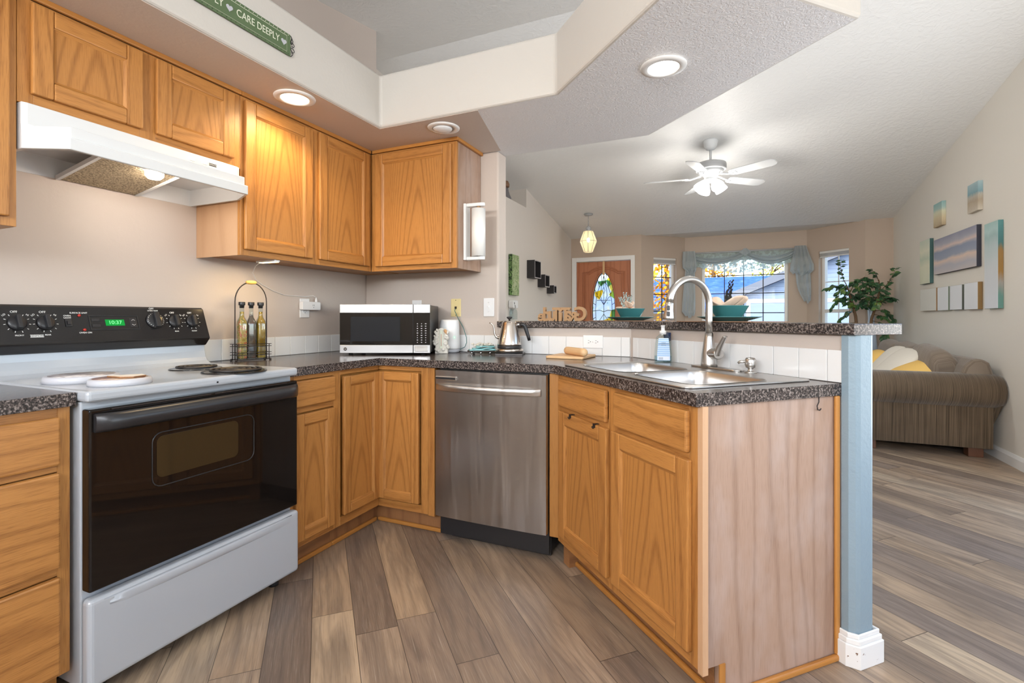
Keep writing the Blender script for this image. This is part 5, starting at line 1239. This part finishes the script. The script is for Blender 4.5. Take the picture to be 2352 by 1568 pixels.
# ================================================================== RIGHT WALL CANVASES
def canvas_art(y0, y1, z0, z1, face, edge, label, group=None, th=.035):
    t_ = thing('wall_canvas', label, 'wall art', (RX, y1, z0), -R90, group)     # local x -> -y, front (-local y) -> -x
    w, h = y1-y0, z1-z0
    MB().box(0, w, -th+.001, -.0008, 0, h).build('wrapped_edge', edge, t_, .002)
    MB().box(.0015, w-.0015, -th, -th+.0012, .0015, h-.0015).build('picture', face, t_)
canvas_art(3.507, 3.728, 2.070, 2.312, 'art_small_a', 'art_small_a', 'small square beach canvas high on the wall, nearer the far corner')
canvas_art(2.709, 2.915, 2.061, 2.313, 'art_small_b', 'art_small_b', 'small square teal and sand canvas high on the living room wall, above the seascape')
canvas_art(3.838, 4.14, 1.505, 1.983, 'art_green', 'edge_teal', 'pale green abstract canvas with dark teal edge, beside the seascape')
canvas_art(2.737, 3.714, 1.579, 1.940, 'art_sea', 'edge_navy', 'large sunset seascape canvas, the central one over the sofa')
canvas_art(2.361, 2.592, 1.209, 1.912, 'art_tall', 'edge_tall', 'tall narrow pale teal canvas, closest to the kitchen')
canvas_art(3.656, 4.124, 1.209, 1.446, 'art_leaves', 'edge_tan', 'small leaf-pattern canvas at the far end of the low row')
canvas_art(3.347, 3.619, 1.208, 1.442, 'art_blank', 'edge_sage', 'small whitish canvas with sage edge, next to the leaf canvas in the low row')
canvas_art(3.033, 3.305, 1.210, 1.440, 'art_blank', 'edge_dark', 'small whitish canvas with dark grey-green edge in the low row')
canvas_art(2.714, 2.983, 1.207, 1.444, 'art_blank', 'edge_gold', 'small whitish canvas with golden brown edge, beside the tall canvas')

# ================================================================== SOFA
t_ = thing('sofa', 'brown ribbed corduroy sofa with rolled arms along the living room wall', 'sofa', (3.36, 2.26, 0), 0)
# local x: front (0) to wall (.97), local y: length 0..2.25
SLEN = 2.26
def arm_prof(grow=1.):
    p = [(.105, .082), (.098, .25), (.094, .415)]
    for i in range(15):
        a = math.radians(232-262*i/14); p.append((.152+.150*math.cos(a)*grow, .543+.140*math.sin(a)*grow))
    return p+[(.285, .40), (.285, .082)]
def arm(y0, s):
    b = MB(); R_ = []
    for x, g, o_ in ((0.02, .80, -.02), (.03, .95, -.015), (.07, 1., 0), (.45, 1., 0), (.85, 1., .03), (.905, .98, .052), (.925, .92, .060), (.93, .80, .060)): R_.append([(x+(o_ if 2 < i < 18 else 0), y0+s*q[0], q[1]) for i, q in enumerate(arm_prof(g))])
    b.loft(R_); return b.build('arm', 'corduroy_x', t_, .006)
arm(0, 1); arm(SLEN, -1)
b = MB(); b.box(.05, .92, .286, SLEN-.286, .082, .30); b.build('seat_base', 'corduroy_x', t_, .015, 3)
b = MB(); pr_ = [(.70, .30), (.72, .62), (.76, .74), (.81, .795), (.87, .805), (.92, .77), (.945, .68), (.93, .30), (.91, .082), (.72, .082)]
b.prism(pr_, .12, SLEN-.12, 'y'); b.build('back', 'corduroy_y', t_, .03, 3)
cl = (SLEN-.58)/3
for k in range(3):
    yc = .29+cl*(k+.5)
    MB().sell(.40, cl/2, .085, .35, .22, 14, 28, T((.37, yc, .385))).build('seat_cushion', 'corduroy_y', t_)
    M = T((.70, yc, .665)) @ Matrix.Rotation(math.radians(-14), 4, 'Y') @ Matrix.Rotation(random.uniform(-.05, .05), 4, 'X')
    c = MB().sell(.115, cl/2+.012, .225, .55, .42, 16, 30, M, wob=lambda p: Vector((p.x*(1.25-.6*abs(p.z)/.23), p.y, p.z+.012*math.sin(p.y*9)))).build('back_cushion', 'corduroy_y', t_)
for x, y in ((.12, .20), (.84, .20), (.12, SLEN-.2), (.84, SLEN-.2)): MB().box(x-.05, x+.05, y-.05, y+.05, 0, .083).build('foot', 'sofa_foot', t_, .006)
def pillow(name, loc, rots, sz, mat, label):
    e = thing(name, label, 'pillow', loc); e.rotation_euler = rots
    MB().sell(sz[0], sz[1], sz[2], 1., .5, 14, 28).build('cover', mat, e)
    return e
pillow('throw_pillow', (3.885, 2.735, .640), (.05, math.radians(-24), .12), (.215, .19, .085), 'pillow_yellow', 'plump yellow throw pillow at the near end of the sofa')
pillow('throw_pillow', (3.80, 2.99, .670), (.05, math.radians(-46), .15), (.235, .21, .058), 'pillow_white', 'cream throw pillow leaning directly behind the plump yellow one')
pillow('throw_pillow', (3.78, 3.27, .670), (-.04, math.radians(-50), .10), (.235, .20, .055), 'pillow_white', 'off-white throw pillow with dark edge, farther back than the cream one')
pillow('throw_pillow', (3.70, 3.56, .650), (0, math.radians(-44), .0), (.20, .19, .07), 'pillow_yellow', 'mustard throw pillow farthest back on the sofa, barely showing by the blue post')

# ================================================================== FICUS
t_ = thing('ficus_plant', 'leafy artificial ficus tree in the corner beyond the sofa', 'plant', (3.95, 4.86, 0), 0)
MB().lathe([(.13, 0), (.17, .28), (.178, .30), (.165, .30), (.15, .27), (0, .27)], 28).build('pot', 'pot_brown', t_)
rd = random.Random(5); tk = MB(); fol = MB()
tr1 = [(-.02, 0, .27), (-.05, .01, .6), (-.075, 0, .9), (-.095, 0, 1.15), (-.14, .02, 1.38), (-.19, .0, 1.55)]
tr2 = [(.02, 0, .27), (.05, .0, .6), (.06, .02, .9), (.075, 0, 1.12), (.13, 0, 1.32), (.17, .02, 1.52), (.15, 0, 1.62)]
tk.tube(tr1, [.024, .022, .02, .018, .013, .008], 9); tk.tube(tr2, [.024, .022, .02, .017, .013, .009, .006], 9)
def leaf(p, d, n, L):
    d = d.normalized(); s_ = d.cross(n).normalized(); n = s_.cross(d); w = L*.27
    pts = [p, p+d*L*.28+s_*w*.8-n*.0, p+d*L*.55+s_*w-n*L*.03, p+d*L-n*L*.12, p+d*L*.55-s_*w-n*L*.03, p+d*L*.28-s_*w*.8]
    mid = p+d*L*.5-n*L*.10
    fol.quad([pts[0], pts[1], pts[2], mid], [(0, 0)]*4); fol.quad([mid, pts[2], pts[3]], [(0, 0)]*3); fol.quad([mid, pts[3], pts[4]], [(0, 0)]*3); fol.quad([pts[0], mid, pts[4], pts[5]], [(0, 0)]*4)
def branch(pts, r, nl, L, droop=.7):
    pts = [Vector(p) for p in pts]; tk.tube(pts, [r*(1-.75*i/(len(pts)-1)) for i in range(len(pts))], 6)
    for i in range(nl):
        k = (.22+.78*i/max(nl-1, 1))*(len(pts)-1); j = min(int(k), len(pts)-2); p = pts[j].lerp(pts[j+1], k-j); dr = (pts[j+1]-pts[j]).normalized()
        sd = 1 if i % 2 else -1
        side = Vector((-dr.y, dr.x, 0)); side = side if side.length > .1 else Vector((1, 0, 0))
        d = dr*.5+side.normalized()*sd*rd.uniform(.4, .9)+Vector((rd.uniform(-.3, .3), rd.uniform(-.3, .3), -droop*rd.uniform(.1, 1)))
        leaf(p, d, Vector((rd.uniform(-.6, .6), rd.uniform(-1., -.1), rd.uniform(.1, .9))), L*rd.uniform(.75, 1.2))
BR = [([(-.14, .02, 1.38), (-.22, .02, 1.52), (-.33, 0, 1.56), (-.42, 0, 1.52)], 13), ([(-.12, .0, 1.3), (-.2, -.04, 1.4), (-.3, -.06, 1.38), (-.36, -.05, 1.27)], 13),
      ([(-.19, 0, 1.55), (-.24, 0, 1.66), (-.26, 0, 1.80), (-.25, 0, 1.90)], 9), ([(-.16, .02, 1.45), (-.1, 0, 1.6), (.0, 0, 1.66), (.06, -.02, 1.62)], 14), ([(-.1, 0, 1.2), (-.17, -.03, 1.22), (-.27, -.04, 1.12), (-.31, -.05, 1.0)], 12),
      ([(-.08, 0, 1.08), (-.16, 0, 1.06), (-.24, 0, .98)], 8), ([(.13, 0, 1.32), (.2, 0, 1.36), (.25, 0, 1.40), (.31, -.02, 1.38)], 11), ([(.15, 0, 1.45), (.24, -.02, 1.57), (.28, -.03, 1.65), (.31, -.10, 1.76)], 9),
      ([(.1, 0, 1.22), (.2, -.05, 1.24), (.26, -.08, 1.17), (.31, -.12, 1.05)], 14), ([(.09, 0, 1.18), (.2, -.1, 1.15), (.28, -.14, 1.04)], 11), ([(.17, 0, 1.5), (.1, -.03, 1.58), (.0, -.06, 1.58), (-.08, -.07, 1.52)], 14),
      ([(.14, 0, 1.36), (.06, -.06, 1.40), (-.04, -.1, 1.36), (-.1, -.12, 1.28)], 13), ([(.08, .0, 1.1), (.16, -.06, 1.07), (.2, -.1, .98), (.18, -.12, .86)], 10), ([(.15, 0, 1.6), (.12, 0, 1.70), (.06, 0, 1.76)], 7),
      ([(-.05, .05, 1.4), (0, .12, 1.5), (.05, .2, 1.5)], 9), ([(.1, .02, 1.3), (.15, .12, 1.4), (.2, .2, 1.4)], 9), ([(-.14, -.02, 1.36), (-.1, -.14, 1.44), (-.06, -.22, 1.42)], 11), ([(.12, -.02, 1.3), (.1, -.14, 1.34), (.08, -.22, 1.27)], 10)]
for pts, n in BR: branch(pts, .0055, int(n*2.3), .074)
for i in range(210):
    a, c_ = rd.uniform(0, 6.28), rd.uniform(-1, 1); q_ = math.sqrt(1-c_*c_)*rd.uniform(.55, 1)
    p = Vector((-.03+.30*q_*math.cos(a), -.02+.20*q_*math.sin(a), 1.44+.17*c_))
    leaf(p, Vector((math.cos(a)*.6+rd.uniform(-.4, .4), math.sin(a)*.5-.2, rd.uniform(-.9, .25))), Vector((rd.uniform(-.6, .6), rd.uniform(-1., -.1), rd.uniform(.1, .9))), .074*rd.uniform(.75, 1.2))
tk.build('trunk', 'bark', t_); fol.build('foliage', 'ficus_leaf', t_)
t_ = thing('floor_vase', 'tall slim pale blue and white vase behind the ficus stems', 'vase', (4.055, 5.02, 0), 0)
MB().lathe([(.06, 0), (.075, .3), (.07, .7), (.05, .95), (.034, 1.12), (.04, 1.24), (.032, 1.30), (.028, 1.30), (.034, 1.22), (0, 1.0)], 24).build('body', 'vase_blue', t_)

# ================================================================== OUTSIDE
struct(MB().box(-16, 26, 6.05, 60, -.5, -.42).build('ground', 'street'))
t_ = thing('neighbor_house', 'neighbouring pale siding house with a blue shingle roof across the street', 'house', (0, 19, -.42), 0)
b = MB(); b.prism([(2.62, 0), (12.4, 0), (12.4, 2.35), (7.5, 4.45), (2.62, 2.35)], 0, 6, 'y'); b.box(-7, 12.4, 2.2, 9, 0, 2.2); b.build('wall', 'siding', t_)
def slab(p, th=.12): # quad with thickness along z
    b = MB(); b.loft([[(x, y, z) for x, y, z in p], [(x, y, z+th) for x, y, z in p]], True, True, True, False); return b
b = slab([(-7.4, 1.7, 1.95), (13, 1.7, 1.95), (13, 6.0, 3.55), (-7.4, 6.0, 3.55)]); b.build('main_roof', 'roof_shingle', t_)
slab([(-7.4, 6.0, 3.55), (13, 6.0, 3.55), (13, 10.4, 1.95), (-7.4, 10.4, 1.95)]).build('main_roof', 'roof_shingle', t_)
gz = lambda x: 4.62-(7.5-x)*.430 if x < 7.5 else 4.62-(x-7.5)*.430
slab([(2.15, -.35, gz(2.15)), (7.5, -.35, gz(7.5)), (7.5, 6, gz(7.5)), (2.15, 6, gz(2.15))]).build('gable_roof', 'roof_shingle', t_)
slab([(7.5, -.35, gz(7.5)), (12.9, -.35, gz(12.9)), (12.9, 6, gz(12.9)), (7.5, 6, gz(7.5))]).build('gable_roof', 'roof_shingle', t_)
b = slab([(2.15, -.43, gz(2.15)-.16), (7.5, -.43, gz(7.5)-.16), (7.5, -.36, gz(7.5)-.16), (2.15, -.36, gz(2.15)-.16)], .30); b.build('fascia_board', 'house_fascia', t_)
b = MB(); b.box(3.1, 8.0, -.06, -.001, 0, 2.15); g = b.build('garage_door', 'garage_white', t_)
b = MB(); b.box(2.95, 3.1, -.08, -.001, 0, 2.3); b.box(3.1, 8.0, -.08, -.001, 2.15, 2.3); b.build('garage_trim', 'house_trim', t_)
MB().box(2.56, 2.70, -.06, .1, 0, 2.35).build('corner_board', 'house_trim', t_)
t_ = thing('parked_car', 'dark blue parked car in front of the house across the street', 'car', (4.05, 16.6, -.42), 0)
pf = [(0, .25), (.05, .62), (.9, .78), (1.15, .84), (1.75, 1.28), (2.1, 1.36), (3.1, 1.34), (3.8, .95), (4.3, .88), (4.45, .6), (4.42, .25)]
MB().prism(pf, -.85, .85, 'y').build('body', 'car_blue', t_, .06, 3)
b = MB(); b.prism([(1.32, .90), (1.80, 1.25), (2.35, 1.29), (2.35, .92)], -.862, .862, 'y'); b.prism([(2.45, .92), (2.45, 1.29), (3.05, 1.27), (3.6, .95)], -.862, .862, 'y'); b.build('side_window', 'car_glass', t_)
for x in (.85, 3.6):
    for y in (-.86, .68): MB().lathe([(0, 0), (.30, 0), (.32, .03), (.32, .15), (.30, .18), (0, .18)], 24, T((x, y, .32)) @ Matrix.Rotation(-PI/2, 4, 'X')).build('wheel', 'tyre', t_)
b = MB()
for p in ((.2, 11.5), (2.2, 11.5)): b.box(p[0]-.05, p[0]+.05, p[1]-.05, p[1]+.05, -.42, 1.22)
b.box(.0, 2.3, 11.45, 11.55, 1.08, 1.26); b.box(.0, 2.3, 11.46, 11.54, .35, .50)
tag(b.build('yard_fence', 'rail_brown'), 'brown wooden rail fence outside the narrow window by the front door', 'fence')
def tree(name, loc, h, r, n, mat, label, seed, trunk_r=.12, low=.35, lf=1.):
    t_ = thing(name, label, 'tree', loc, 0, 'trees outside the windows'); rd = random.Random(seed)
    b = MB(); b.tube([(0, 0, 0), (.1, 0, h*.3), (-.05, .1, h*.6), (0, 0, h*.9)], [trunk_r, trunk_r*.8, trunk_r*.5, trunk_r*.15], 8)
    for i in range(9):
        a = rd.uniform(0, 6.28); z = rd.uniform(low, .8)*h; e = Vector((math.cos(a)*r*.8, math.sin(a)*r*.8, z+r*.4)); b.tube([(0, 0, z), Vector((0, 0, z)).lerp(e, .5)+Vector((0, 0, .1)), e], [trunk_r*.3, trunk_r*.2, trunk_r*.06], 5)
    b.build('trunk', 'bark', t_); f = MB()
    for i in range(n):
        while True:
            p = Vector((rd.uniform(-1, 1), rd.uniform(-1, 1), rd.uniform(-1, 1)))
            if p.length < 1: break
        q = Vector((p.x*r, p.y*r, h*(low+1)/2+p.z*h*(1-low)/2)); s = rd.uniform(.06, .12)*(r/1.6)**.3*lf
        d = Vector((rd.uniform(-1, 1), rd.uniform(-1, 1), rd.uniform(-1, 1))).normalized(); u = d.orthogonal().normalized(); v = d.cross(u)
        f.quad([q-u*s, q+v*s*.6, q+u*s, q-v*s*.6])
    f.build('foliage', mat, t_)
tree('autumn_tree', (.93, 10.2, -.42), 4.6, .60, 900, 'autumn_leaf', 'golden autumn tree filling the narrow window next to the front door', 1, .10, .12)
tree('autumn_tree', (-1.35, 9.3, -.42), 3.6, 1.05, 1000, 'green_leaf', 'yellow-green tree glimpsed through the stained glass of the front door', 2, .1, .05)
tree('autumn_tree', (1.37, 33, -.42), 7.0, 1.4, 900, 'autumn_leaf', 'orange autumn tree rising behind the blue roof, above the spray head', 3, .2, .35, 1.3)
tree('autumn_tree', (5.05, 36, -.42), 6.6, 1.5, 900, 'green_leaf', 'yellow-green tree peeking over the blue roof under the valance', 4, .2)
